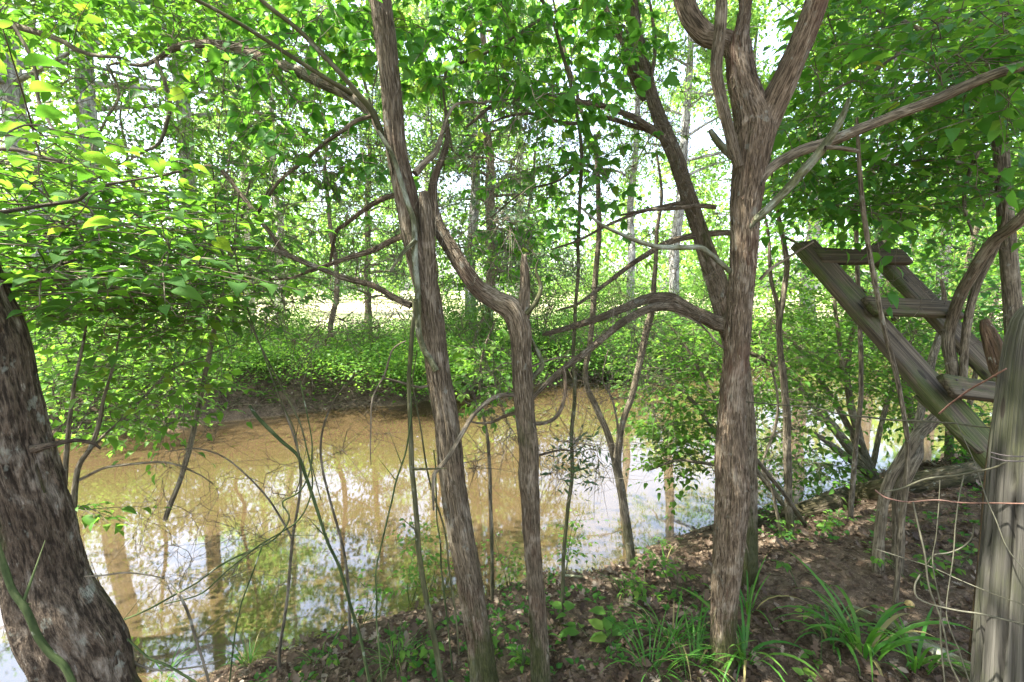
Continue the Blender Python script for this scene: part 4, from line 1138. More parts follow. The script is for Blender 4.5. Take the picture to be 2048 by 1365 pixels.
def plank(mb, p0, p1, wdir, w, th, seed=0, step=.025, wear=.006):
    p0, p1 = np.array(p0, float), np.array(p1, float)
    t = nz(p1 - p0)
    wd = nz(wdir - t * np.dot(wdir, t))
    nd_ = np.cross(t, wd)
    a, b, c = w / 2, th / 2, min(w, th) * .1
    prof = []
    nw = 10
    for k in range(nw + 1):
        prof.append((-a + c + (2 * a - 2 * c) * k / nw, b))
    prof += [(a, b - c), (a, -b + c)]
    for k in range(nw + 1):
        prof.append((a - c - (2 * a - 2 * c) * k / nw, -b))
    prof += [(-a, -b + c), (-a, b - c)]
    prof = np.array(prof)
    S = len(prof)
    L = np.linalg.norm(p1 - p0)
    n = int(L / step) + 2
    s = np.linspace(0, L, n)
    g = np.stack([np.broadcast_to(prof[:, 0], (n, S)), np.broadcast_to(prof[:, 1], (n, S)), np.broadcast_to(s[:, None], (n, S))], -1)
    er = wear * fbm(g * np.array([55, 55, 3.]) + seed * 7, seed, 3) + wear * 1.4 * vnoise(g * np.array([14, 14, 4.]) + seed, seed + 4)
    pr = np.broadcast_to(prof[None], (n, S, 2))
    ln = np.linalg.norm(pr, axis=-1, keepdims=True)
    pr = pr + pr / ln * er[..., None]
    endj = fbm(np.stack([prof[:, 0] * 30, prof[:, 1] * 30, prof[:, 0] * 0 + seed], -1), seed, 2) * .015
    along = np.broadcast_to(s[:, None], (n, S)).copy()
    along[0] += endj
    along[-1] += endj
    v = p0 + along[..., None] * t + pr[..., 0:1] * wd + pr[..., 1:2] * nd_
    i = np.arange(n - 1)[:, None] * S
    j = np.arange(S)[None]
    jn = (j + 1) % S
    q = np.stack([i + j, i + jn, i + S + jn, i + S + j], -1).reshape(-1, 4)
    v = np.vstack([v.reshape(-1, 3), p0 + t * .0, p1])
    gg = np.vstack([g.reshape(-1, 3), [[0, 0, 0]], [[0, 0, L]]]) + np.array([seed * .61, 0, seed * 1.3])
    t0 = np.stack([jn[0], j[0], np.full(S, n * S)], -1)
    t1 = np.stack([(n - 1) * S + j[0], (n - 1) * S + jn[0], np.full(S, n * S + 1)], -1)
    mb.add(v, q, np.vstack([t0, t1]), .5, gg)
    return wd, nd_, t


top = P(1606, 488, 3.05)
bot = P(1990, 918, 2.25)
Ld = nz(bot - top)
top2 = P(1742, 492, 3.28)
bot2 = P(2010, 768, 2.80)
Td = nz(np.array([1., .30, .0]))
bot = bot + Ld * .55
bot2 = bot2 + nz(bot2 - top2) * .9
lad = thing('wooden_ladder', 'old mossy wooden ladder of thick planks leaning over the bank', 'ladder', on(float(bot[0]), float(bot[1])))
for (a, b, s) in ((top, bot, 2), (top2, bot2, 7)):
    mb = MB()
    plank(mb, a, b, Td, .19, .05, s, wear=.0035)
    mb.build('stringer', M_plank, lad)
Nrm = np.cross(Td, Ld)
Nrm = Nrm if Nrm[1] < 0 else -Nrm
for (xa, ya, xb, yb, da, db, th, s) in ((1632, 513, 1812, 515, 2.98, 3.1, .034, 11), (1738, 613, 1912, 620, 2.66, 2.85, .034, 12), (1892, 772, 2075, 795, 2.36, 2.52, .036, 13)):
    mb = MB()
    a, b = P(xa, ya, da), P(xb, yb, db)
    w_, n_, t_ = plank(mb, a, b, np.array([0, .66, .75]), .115, th, s, wear=.004)
    tr_ = mb.build('tread', M_tread, lad)
    n_ = n_ if n_[1] < 0 else -n_
    for e in (a + t_ * .07, b - t_ * .09):
        for q in (-.025, .03):
            m2 = MB()
            c0 = e + w_ * q + n_ * (th / 2)
            tube(m2, [c0 - n_ * .01, c0 + n_ * .003, c0 + n_ * .006], [.0055, .0055, .004], 8, .01)
            nl_ = m2.build('nail', M_iron, lad)
            nl_.parent = tr_
mb = MB()
plank(mb, P(1835, 792, 2.5), P(1960, 905, 2.2), Td, .04, .02, 19, wear=.006)
mb.build('splinter', M_plank, lad)

post = thing('fence_post', 'round grey weathered fence post with long cracks at the right edge', 'post', on(1.42, 1.3))
mb = MB()
pp, pr_ = pl([(2060, 1480, 215), (2056, 1365, 208), (2060, 1200, 192), (2066, 1050, 176), (2070, 900, 160), (2075, 780, 142), (2080, 690, 124), (2083, 640, 104), (2085, 614, 70), (2086, 602, 20)], 1.3)
pp[0, 2] = on(pp[0, 0], pp[0, 1])[2] - .05
tube(mb, pp, pr_ * .86, sides=150, step=.014, rough=.045, seed=51, freq=(55, 1.6), flute=.02, cracks=13)
mb.build('post_body', M_post, post)
fence = thing('wire_fence', 'sagging mossy wire fence stapled to the grey post', 'fence', on(1.3, 1.45))
WIRES = [
    ([(1400, 800, 4), (1587, 812, 5), (1683, 829, 6), (1760, 838, 6), (1854, 843, 6), (1930, 850, 6), (1997, 857, 6), (2048, 868, 6), (2100, 880, 6)], (2.6, 1.22), M_wire),
    ([(1878, 828, 6), (1905, 805, 6), (1940, 782, 7), (1975, 760, 6), (2012, 737, 6)], (1.5, 1.3), M_rust),
    ([(1768, 984, 7), (1800, 978, 7), (1844, 960, 7), (1890, 952, 7), (1929, 946, 7), (1984, 936, 7), (2010, 925, 6)], (1.5, 1.24), M_wire),
    ([(1750, 980, 5), (1768, 994, 6), (1800, 1002, 6), (1827, 1004, 6), (1878, 1001, 6), (1929, 1006, 6), (1980, 1008, 6), (2060, 1008, 6)], (1.5, 1.21), M_rust),
    ([(1840, 1150, 6), (1829, 1172, 6), (1833, 1195, 7), (1858, 1208, 7), (1888, 1216, 7), (1925, 1224, 7), (1963, 1230, 7), (2060, 1248, 6)], (1.35, 1.19), M_wire),
    ([(1750, 1098, 4), (1850, 1130, 4), (1920, 1160, 4), (1990, 1190, 4), (2060, 1214, 4)], (1.5, 1.19), M_wire),
    ([(1826, 1004, 6), (1838, 1060, 6), (1850, 1120, 6), (1862, 1180, 6), (1878, 1225, 6), (1890, 1280, 6), (1900, 1330, 6), (1930, 1390, 6)], (1.4, 1.25), M_wire),
    ([(1880, 960, 4), (1876, 1020, 4), (1872, 1080, 4), (1868, 1140, 4), (1880, 1215, 5), (1884, 1300, 5), (1896, 1400, 5)], (1.42, 1.3), M_wire),
    ([(1929, 946, 4), (1918, 1000, 4), (1910, 1060, 4), (1905, 1120, 4), (1892, 1215, 4), (1900, 1260, 4), (1920, 1310, 5), (1945, 1380, 5)], (1.36, 1.25), M_wire),
    ([(1948, 1052, 5), (1944, 1075, 6), (1925, 1095, 6), (1895, 1108, 6), (1868, 1112, 5), (1855, 1130, 4)], (1.35, 1.4), M_wire),
    ([(1905, 830, 3), (1940, 900, 3), (1965, 970, 3), (1990, 1040, 4), (2020, 1100, 4), (2060, 1150, 4)], (1.4, 1.19), M_wire),
    ([(1980, 905, 5), (2010, 912, 5), (2048, 914, 5), (2100, 908, 5)], 1.205, M_iron),
    ([(1980, 914, 4), (2010, 922, 5), (2048, 924, 5), (2100, 918, 5)], 1.203, M_iron),
]
for pts, d, m in WIRES:
    mb = MB()
    pts = [(a_, b_, c_ * .58) for a_, b_, c_ in pts]
    stem(mb, pts, d, sides=7, step=.015, rough=.18, wob=.004, seed=random.randint(0, 99), wobf=14)
    mb.build('wire', m, fence)
mb = MB()
sp_, sr_ = pl([(2010, 800, 30), (2000, 740, 34), (1988, 695, 32), (1975, 660, 24), (1968, 640, 12)], (1.9, 2.0))
g_ = on(sp_[0][0], sp_[0][1], -.05)
tube(mb, np.vstack([g_, sp_]), np.concatenate([[sr_[0] * 1.1], sr_]), sides=18, step=.012, rough=.5, seed=71, freq=(30, 2))
tag(mb.build('rotten_stake', M_rotten), 'dark rotten stake with a splintered top behind the grey post', 'stake')

# ------------------------------------------------------------------ grass, seedlings, husks
def grass(name, label, px, py, n, L, w, spread=.05, lean=(0, 0)):
    b = G(px, py)
    root_mb = MB()
    K = 8
    a = rng.random(n) * 2 * math.pi
    out_ = np.stack([np.cos(a), np.sin(a), a * 0], -1)
    base = b + out_ * (rng.random(n) * spread)[:, None]
    base[:, 2] = height(base[:, 0], base[:, 1]) - .01
    Ls = L * (.5 + .7 * rng.random(n))
    bend = .5 + 1.2 * rng.random(n)
    t = np.linspace(0, 1, K)
    ang = rad(12) + bend[:, None] * t[None] * 1.5
    dx = np.cumsum(np.sin(ang), 1) / K
    dz = np.cumsum(np.cos(ang), 1) / K
    pts = base[:, None] + out_[:, None] * (dx * Ls[:, None])[..., None]
    pts[..., 2] += dz * Ls[:, None]
    pts += np.array([lean[0], lean[1], 0]) * (t ** 1.5)[None, :, None] * Ls[:, None, None]
    sd = nz(np.cross(out_, np.array([0, 0, 1.])) + jit(n, .2))
    ww = w * (.6 + .6 * rng.random(n))[:, None] * np.array([.7, .95, 1, .95, .85, .68, .42, .04])[None]
    up = np.array([0, 0, .25])
    l = pts + sd[:, None] * ww[..., None] + up * ww[..., None]
    r_ = pts - sd[:, None] * ww[..., None] + up * ww[..., None]
    v = np.stack([l, pts, r_], 2)
    bs = (np.arange(n) * K * 3)[:, None, None]
    i = (np.arange(K - 1) * 3)[None, :, None]
    j = np.arange(2)[None, None]
    q = np.stack([bs + i + j, bs + i + j + 1, bs + i + j + 4, bs + i + j + 3], -1).reshape(-1, 4)
    tt = np.where(rng.random(n) < .13, .98, rng.random(n) * .85)
    root_mb.add(v, q, None, np.repeat(tt, K * 3))
    return tag(root_mb.build(name, M_grass), label, 'grass', 'grass clumps on the near bank')


for a in [
    ('broad grass clump with long arching blades before the weathered log', 1725, 1320, 34, .42, .0085, .06),
    ('strappy grass clump spilling right against the red cedar base', 1490, 1330, 26, .36, .007, .06),
    ('loose grass clump between the thin spiked cedar and the red cedar', 1345, 1290, 40, .34, .004, .09),
    ('yellowing grass tuft at the left foot of the red cedar', 1390, 1345, 34, .3, .0035, .07),
    ('fresh upright grass tuft growing behind the red cedar base', 1495, 1230, 12, .3, .005, .03),
    ('bright fine grass tuft on the bare slope among the thin canes', 790, 1335, 60, .2, .002, .06),
    ('small grass tuft at the water edge below the brambles', 500, 1335, 18, .24, .0035, .05),
    ('wispy grass tuft beside the foot of the dark leaning trunk', 330, 1365, 16, .28, .004, .06),
    ('grass tuft hanging over the rim of the bank by the thick green cane', 640, 1330, 22, .2, .003, .05),
    ('small pale grass tuft on the slope behind the smooth stick', 1250, 1190, 22, .2, .0035, .05),
    ('curved grass blades just left of the weathered log end', 1660, 1290, 14, .3, .007, .05),
    ('short grass tuft on the rim beside the forked sapling', 1330, 1130, 20, .2, .004, .05),
    ('dry straw coloured grass lying at the bottom of the bank path', 1300, 1350, 30, .3, .003, .08),
    ('tall grass tuft right of the broad grass clump', 1830, 1345, 14, .36, .007, .05),
]:
    grass('grass_clump', a[0], *a[1:])


def seedling(label, px, py, Hh, n, leaf, tm=L_MID, ml=None, sp=.12, stems=2, d=None):
    b = G(px, py) if d is None else on(*(P(px, py, d)[:2]))
    root = thing('seedling', label, 'seedling', b, 'seedlings on the near bank')
    tw, lf = MB(), MB()
    for k in range(stems):
        tip = b + np.array([rng.normal(0, sp), rng.normal(0, sp), Hh * (.7 + .4 * rng.random())])
        m = (b + tip) / 2 + rng.normal(0, sp * .4, 3)
        p, r = tube(tw, [b - [0, 0, .02], m, tip], [.003, .0022, .0012], 6, .02)
        k_ = max(2, n // stems)
        idx = rng.integers(len(p) // 4, len(p), k_)
        a = rng.random(k_) * 6.283
        dd = np.stack([np.cos(a), np.sin(a), a * 0 + .35], -1)
        spray(tw, lf, p[idx], dd, 5, min(.18, Hh * .35), leaf, tm, r=.0008)
    tw.build('stem', M_cane, root)
    lf.build('leaves', ml or M_leaf_yel, root)


for a in [
    ('leafy seedling on the rim just left of the thin spiked cedar', 1020, 1180, .42, 22, .045),
    ('airy seedling over the water just right of the thin spiked cedar', 1130, 1150, .5, 26, .045),
    ('bushy seedling over the water left of the shaggy leaning cedar', 855, 1195, .5, 24, .05),
    ('tall thin seedling with sparse leaves left of the thick grey vine', 820, 1215, .75, 24, .05),
    ('low seedling at the rim between the thick green cane and thin dark cane', 720, 1260, .3, 10, .05),
    ('two leaved sprout with broad leaves in the sunny litter', 1170, 1235, .1, 3, .11),
    ('broad leaved sprout lower in the sunny litter', 1190, 1285, .08, 3, .11),
    ('small sprout right at the foot of the shaggy leaning cedar', 1010, 1300, .14, 7, .06),
    ('low sprout left of the shaggy leaning cedar base', 880, 1310, .16, 8, .055),
    ('round leaved sprout in grass left of the red cedar', 1290, 1210, .22, 14, .05),
    ('seedling among grass near the smooth stick end', 1350, 1200, .26, 14, .05),
    ('sprout on the bare soil right of the grey leaning cedar', 1600, 1180, .08, 6, .045),
    ('sprout under the twisted grey shrub', 1830, 1170, .1, 8, .045),
    ('green sprouts at the near side of the rotten log', 1640, 1070, .14, 10, .05),
    ('sprout by the slim furrowed sapling foot', 1560, 1080, .2, 10, .045),
    ('leafy sprout over the water past the forked sapling', 1330, 1110, .16, 10, .045),
    ('sprout at the very bottom between the two slender cedars', 1040, 1350, .14, 8, .06),
    ('sprout on the slope before the bright fine grass', 850, 1350, .14, 8, .06),
    ('sprout on the dark soil before the weathered log', 1640, 1345, .16, 8, .055),
    ('fern like sprout behind the broad grass clump', 1770, 1250, .12, 7, .05),
    ('sprout in shade behind the mossy wires', 1900, 1160, .14, 8, .05),
    ('bright sprouts beyond the rotten log near the ladder foot', 1930, 930, .3, 18, .06),
    ('sprouts on the left slope near the fallen husks', 640, 1350, .14, 9, .05),
]:
    seedling(*a)

for k, (lb, px, py) in enumerate([('yellow walnut husk on the left slope above the others', 668, 1298), ('yellow walnut husk at the bottom of the left slope', 605, 1355), ('yellow walnut husk in dark litter near the post', 1818, 1215), ('brown walnut husk by the smooth stick end', 1230, 1250), ('dark walnut husk at the water rim beside the forked sapling', 1340, 1118)]):
    q = G(px, py)
    mb = MB()
    n = 12
    th = np.linspace(0, math.pi, n)
    ps = q + np.array([0, 0, .014]) + np.stack([np.cos(th) * -.021, th * 0, th * 0], -1)
    tube(mb, ps, np.sin(th) * .0205 + .0008, 14, .05, rough=.07, seed=k)
    tag(mb.build('walnut_husk', M_husk if k < 3 else M_rotten), lb, 'nut', 'walnut husks on the near bank')

# leaf litter, straw and crumbs over the near bank
mb = MB()
N = 24000
x = -2.5 + 9 * rng.random(N * 3)
y = .7 + 6.5 * rng.random(N * 3)
dn = (np.interp(x, NX, NY) - y) * .87
k = (dn > .06) & (y > .35 * np.abs(x)) & (rng.random(N * 3) < np.clip(1.25 - y / 7, .25, 1)) & (vnoise(np.stack([x * 1.7, y * 1.7, x * 0], -1), 77) > -.75 + .8 * (rng.random(N * 3) - .5))
x, y = x[k][:N], y[k][:N]
n = len(x)
a = rng.random(n) * 6.283
pos = np.stack([x, y, height(x, y) + .003 + .022 * rng.random(n)], -1)
d = np.stack([np.cos(a), np.sin(a), rng.normal(0, .25, n)], -1)
nn = np.stack([rng.normal(0, .4, n), rng.normal(0, .4, n), np.ones(n)], -1)
h = rng.random(n) < .5
sz = .02 + .048 * rng.random(n) ** 1.9
bare_ = np.hypot(x - 1.9, (y - 2.55) * 1.3) < .45
sz = np.where(bare_, sz * .7, sz)
leaves(mb, L_OAK, pos[h], d[h], nn[h], sz[h] * 1.25, .8 + .4 * rng.random(h.sum()))
leaves(mb, L_MID, pos[~h], d[~h], nn[~h], sz[~h], .9)
ns = 26000
x = -2.5 + 8 * rng.random(ns)
y = .8 + 5.5 * rng.random(ns)
k = ((np.interp(x, NX, NY) - y) * .87 > .05)
x, y = x[k], y[k]
n = len(x)
a = rng.random(n) * 6.283
L = (.03 + .12 * rng.random(n) ** 2)[:, None]
p0 = np.stack([x, y, height(x, y) + .006 + .015 * rng.random(n)], -1)
d = np.stack([np.cos(a), np.sin(a), rng.normal(0, .12, n)], -1)
t = np.linspace(-.5, .5, 4)[None, :, None]
pts = p0[:, None] + d[:, None] * L[:, None] * t + jit(n, .006)[:, None] * (t * 2) ** 2
tubes(mb, pts, np.full((n, 4), .0011) * (.6 + 1.2 * rng.random((n, 1))), 3, .35)
n = 6000
x = -9 + 19 * rng.random(n)
y = np.interp(x, FX, FY) + .12 + 1.8 * rng.random(n) ** 1.5
a = rng.random(n) * 6.283
leaves(mb, L_MID, np.stack([x, y, height(x, y) + .015], -1), np.stack([np.cos(a), np.sin(a), rng.normal(0, .4, n)], -1), np.array([0, -.3, 1.]) + jit(n, .4), .05 + .06 * rng.random(n), 1., .35 + .65 * rng.random(n))
tag(mb.build('leaf_litter', M_litter), kind='stuff')
mb = MB()
N = 2600
x = -2.2 + 7 * rng.random(N)
y = 1.0 + 5 * rng.random(N)
k = ((np.interp(x, NX, NY) - y) * .87 > .04) & (vnoise(np.stack([x * 1.3, y * 1.3, x * 0], -1), 31) > .05)
x, y = x[k], y[k]
pos = np.stack([x, y, height(x, y)], -1)
for q in range(5):
    a = rng.random(len(x)) * 6.283
    d = np.stack([np.cos(a), np.sin(a), .25 + .5 * rng.random(len(x))], -1)
    leaves(mb, L_MID, pos + np.array([0, 0, .02]) + d * .01, d, np.array([0, 0, 1.]) + jit(len(x), .3), .02 + .025 * rng.random(len(x)), 1.1)
tag(mb.build('ground_weeds', M_leaf), kind='stuff')

# ------------------------------------------------------------------ far bank
def tree_kind(kind, seed):
    """one local tree: (trunk mesh builder, crown mesh builder)"""
    tr, cr = MB(), MB()
    r_ = np.random.default_rng(seed)
    Ht = {'oak': 17, 'ash': 15, 'cedar': 11, 'sapling': 7}[kind]
    r0 = {'oak': .25, 'ash': .17, 'cedar': .17, 'sapling': .065}[kind]
    zs = np.linspace(0, Ht, 12)
    p = np.stack([np.cumsum(r_.normal(0, .09, 12)), np.cumsum(r_.normal(0, .09, 12)), zs], -1)
    p[0, :2] = 0
    p[0, 2] = -.25
    rr = r0 * (1 - .85 * (zs / Ht) ** 1.1)
    rr[0] *= 1.3
    tube(tr, p, rr, 20, .12, rough=.12, flute=.05, seed=seed, freq=(16, 2), wob=.03, wobf=1.2)
    z0 = {'oak': 5.2, 'ash': 4.2, 'cedar': 1.2, 'sapling': 1.2}[kind]
    nl = {'oak': 34, 'ash': 30, 'cedar': 46, 'sapling': 16}[kind]
    nlf = {'oak': 500, 'ash': 390, 'cedar': 360, 'sapling': 280}[kind]
    for q in range(nl):
        z = z0 + (Ht - z0 - .5) * (q + r_.random()) / nl
        f = (z - z0) / (Ht - z0)
        b = np.array([np.interp(z, zs, p[:, 0]), np.interp(z, zs, p[:, 1]), z])
        a = r_.random() * 6.283
        Lm = {'oak': 4.2, 'ash': 3.4, 'cedar': 2.3, 'sapling': 1.7}[kind] * (1 - .55 * f) * (.6 + .6 * r_.random())
        dirh = np.array([math.cos(a), math.sin(a), 0])
        rise = {'oak': .35, 'ash': .4, 'cedar': .12, 'sapling': .35}[kind] * r_.uniform(-.2, 1.4)
        pts = [b + dirh * Lm * t + np.array([0, 0, Lm * rise * t - .35 * t * t * (Lm / 3)]) + r_.normal(0, .08, 3) * (t > 0) * (Lm / 3) for t in (0, .3, .6, 1.)]
        rb = float(np.interp(z, zs, rr)) * .35
        tube(tr, pts, [rb, rb * .7, rb * .4, rb * .12], 7, .2, seed=q)
        nc = 8
        tt = r_.uniform(.25, 1.05, nc)
        cs = np.stack([np.interp(tt, (0, .3, .6, 1.), [pt[k] for pt in pts]) for k in range(3)], -1) + r_.normal(0, .22 * Lm / 3, (nc, 3))
        m = nlf // nc
        for c in cs:
            if r_.random() < .28:
                continue
            sgm = np.array([.34, .34, .16]) * (1. if kind != 'cedar' else .7)
            pos = c + r_.normal(0, 1, (m, 3)) * sgm
            d = nz(r_.normal(0, 1, (m, 3)) + dirh * .8 + np.array([0, 0, -.35]))
            if kind == 'cedar':
                leaves(cr, L_FEATHER, pos, d, r_.normal(0, 1, (m, 3)), .10 + .10 * r_.random(m), 1.3, r_.random(m))
            else:
                leaves(cr, L_FAR, pos, d, np.array([0, 0, 1.]) + r_.normal(0, .5, (m, 3)), (.08 + .06 * r_.random(m)) * (1 + .7 * sm((c[2] - 7) / 4)), 1., np.clip(.5 * r_.random() + .6 * r_.random(m), 0, 1))
    return tr, cr


KINDS = {}
for kn, sd in (('oak', 1), ('ash', 2), ('cedar', 3), ('sapling', 4), ('oak', 5)):
    tr, cr = tree_kind(kn, sd)
    key = kn if kn not in KINDS else kn + '2'
    KINDS[key] = (tr, cr)
made = {}


def far_tree(key, name, label, cat, px, d, s, rz, group, lean=(0, 0), at=None):
    x = (px - CX) * d / (FPX * cp)
    b = on(x, d) if at is None else on(*at)
    r = thing(name, label, cat, b, group)
    r.rotation_euler = (lean[0], lean[1], rz)
    r.scale = (s[0], s[0], s[1])
    if key not in made:
        tr, cr = KINDS[key]
        mt = M_oak if key in ('oak', 'oak2', 'ash') else M_cedar
        ml = M_cedar_soft if key == 'cedar' else M_leaf_far
        zero = bpy.data.objects.new('zero', None)
        a = tr.build('trunk', mt)
        c = cr.build('crown', ml)
        made[key] = (a, c)
        a.parent = r
        c.parent = r
    else:
        for src in made[key]:
            o = src.copy()
            C.objects.link(o)
            o.parent = r
    return r


GT = 'trees standing beyond the creek'
for a in [
    ('oak', 'oak_tree', 'pale oak trunk leaning right at the far left beyond the creek', 'tree', 112, 10.2, (.95, 1), .3, (0, -.06)),
    ('oak2', 'oak_tree', 'straight pale oak trunk second from the left edge beyond the creek', 'tree', 207, 11.0, (.9, 1), 1.9, (0, .01)),
    ('oak', 'oak_tree', 'pale furrowed trunk behind the thin looping vines beyond the creek', 'tree', 395, 12.4, (.86, 1.05), 2.6, (0, .005)),
    ('sapling', 'young_tree', 'slim young tree standing before the bright field across the creek', 'tree', 668, 10.9, (1, 1.1), .6, (0, .01)),
    ('cedar', 'cedar_tree', 'dark cedar standing on the far bank between the two slender near cedars', 'tree', 972, 13.0, (1.0, 1.), 1.2, (0, 0)),
    ('ash', 'ash_tree', 'grey trunk just left of the dark cedar across the creek', 'tree', 945, 14.2, (1., 1.1), 4.2, (0, -.01)),
    ('cedar', 'cedar_tree', 'small feathery cedar left of the shaggy near trunk across the creek', 'tree', 735, 15.5, (.7, .9), 3.0, (0, 0)),
    ('ash', 'ash_tree', 'thin grey trunk behind the V shaped sapling across the creek', 'tree', 1262, 16., (.8, 1.05), 5.0, (0, .02)),
    ('oak2', 'oak_tree', 'stout trunk across the creek seen just left of the red cedar', 'tree', 1350, 17.5, (.8, 1), .9, (0, 0)),
    ('oak', 'oak_tree', 'stout trunk mirrored in the water right of the red cedar', 'tree', 1618, 17.4, (1., 1), 3.5, (0, 0)),
    ('ash', 'ash_tree', 'trunk mirrored beside the stout one under the ladder', 'tree', 1735, 18.6, (1.3, 1.05), 1.0, (0, 0)),
    ('oak2', 'oak_tree', 'tree far behind the ladder treads', 'tree', 1885, 19.5, (.9, 1), 5.5, (0, 0)),
    ('sapling', 'young_tree', 'slim young tree left of the field gap across the creek', 'tree', 470, 11.8, (.9, .9), 2.7, (0, .02)),
    ('ash', 'ash_tree', 'slender tree far left behind the two pale oaks', 'tree', 20, 14.5, (1., 1), 2.0, (0, 0)),
    ('sapling', 'young_tree', 'slim leafy young tree right behind the bent cedar limb across the creek', 'tree', 870, 12.2, (.9, 1.), 4.4, (0, -.02)),
    ('sapling', 'young_tree', 'slim young tree leaning over the far waterline by the low cedar limbs', 'tree', 1060, 13.4, (1.1, 1.), 1.3, (0, .03)),
    ('sapling', 'young_tree', 'small leafy tree before the pale oaks across the creek', 'tree', 290, 11.5, (1.1, .95), 5.1, (0, 0)),
    ('ash', 'ash_tree', 'broad grey tree far beyond the bright field edge', 'tree', 560, 21., (1.2, 1.), 2.4, (0, 0)),
    ('ash', 'ash_tree', 'grey tree far beyond the field right of the shaggy cedar', 'tree', 860, 24., (1.2, 1.), 0.4, (0, 0)),
    ('oak', 'oak_tree', 'oak far beyond the field between the hanging vines', 'tree', 500, 27., (1.1, 1.), 1.4, (0, 0)),
    ('oak', 'oak_tree', 'oak far behind the snapped upright spike', 'tree', 1040, 26., (1.2, 1.), 5.4, (0, 0)),
    ('ash', 'ash_tree', 'leafy tree at the bend of the creek behind the waterside shrub', 'tree', 1480, 20.5, (1.1, .9), .2, (0, 0)),
]:
    far_tree(*a[:8], GT, a[8])
# unseen trees added up the creek, out of frame, to shade the water and bank
for k, (x, y, kd, q) in enumerate([(-16.5, 6., 'ash', 1.2), (-9.5, -5., 'oak', 1.), (-7.5, -2.2, 'ash', 1.1), (-18., 10., 'oak2', 1.1)]):
    far_tree(kd, {'oak': 'oak_tree', 'oak2': 'oak_tree', 'ash': 'ash_tree'}[kd], 'unseen tree added for shade up the creek outside the picture', 'tree', CX + x * FPX * cp / y if y > 0 else 0, y, (q, 1.), k * 1.1, 'unseen shade trees up the creek', at=(x, y))


# understory bushes
def bush_kind(seed, Hh, W_, n, lf, cl):
    r_ = np.random.default_rng(seed)
    st, lv = MB(), MB()
    for k in range(9):
        a = r_.random() * 6.283
        tip = np.array([math.cos(a) * W_ * r_.random(), math.sin(a) * W_ * r_.random(), Hh * (.6 + .4 * r_.random())])
        tube(st, [np.array([0, 0, -.1]), tip * .5 + r_.normal(0, .08, 3), tip], [.016, .01, .003], 5, .15, seed=k)
    m = n // cl
    for c in range(cl):
        a, rr = r_.random() * 6.283, math.sqrt(r_.random()) * W_
        z = Hh * (.12 + .88 * r_.random()) * (1 - .45 * (rr / W_) ** 2)
        ctr = np.array([math.cos(a) * rr, math.sin(a) * rr, z])
        pos = ctr + r_.normal(0, 1, (m, 3)) * np.array([.2, .2, .09]) * W_ / .9
        d = nz(r_.normal(0, 1, (m, 3)) * np.array([1, 1, .4]) + np.array([math.cos(a), math.sin(a), -.2]) * .6)
        leaves(lv, L_FAR, pos, d, np.array([0, 0, 1.]) + r_.normal(0, .4, (m, 3)), lf * (.6 + .8 * r_.random(m)), 1., np.clip(.55 * r_.random() + .5 * r_.random(m), 0, 1))
    return st, lv


BK = [bush_kind(s, *q) for s, q in enumerate([(1.1, 1.1, 5200, .07, 60), (1.7, 1.2, 6800, .075, 80), (.7, 1.1, 4600, .06, 60), (2.6, 1.4, 8200, .085, 90)])]
bm = {}


def far_bush(k, label, px, d, s, rz):
    x = (px - CX) * d / (FPX * cp)
    r = thing('bush', label, 'bush', on(x, d), 'bushes along the far bank')
    r.rotation_euler = (0, 0, rz)
    r.scale = (s, s, s)
    if k not in bm:
        a = BK[k][0].build('stems', M_twig)
        c = BK[k][1].build('leaves', M_leaf_yel if k in (0, 2) else M_leaf_far)
        bm[k] = (a, c)
        a.parent = c.parent = r
    else:
        for src in bm[k]:
            o = src.copy()
            C.objects.link(o)
            o.parent = r


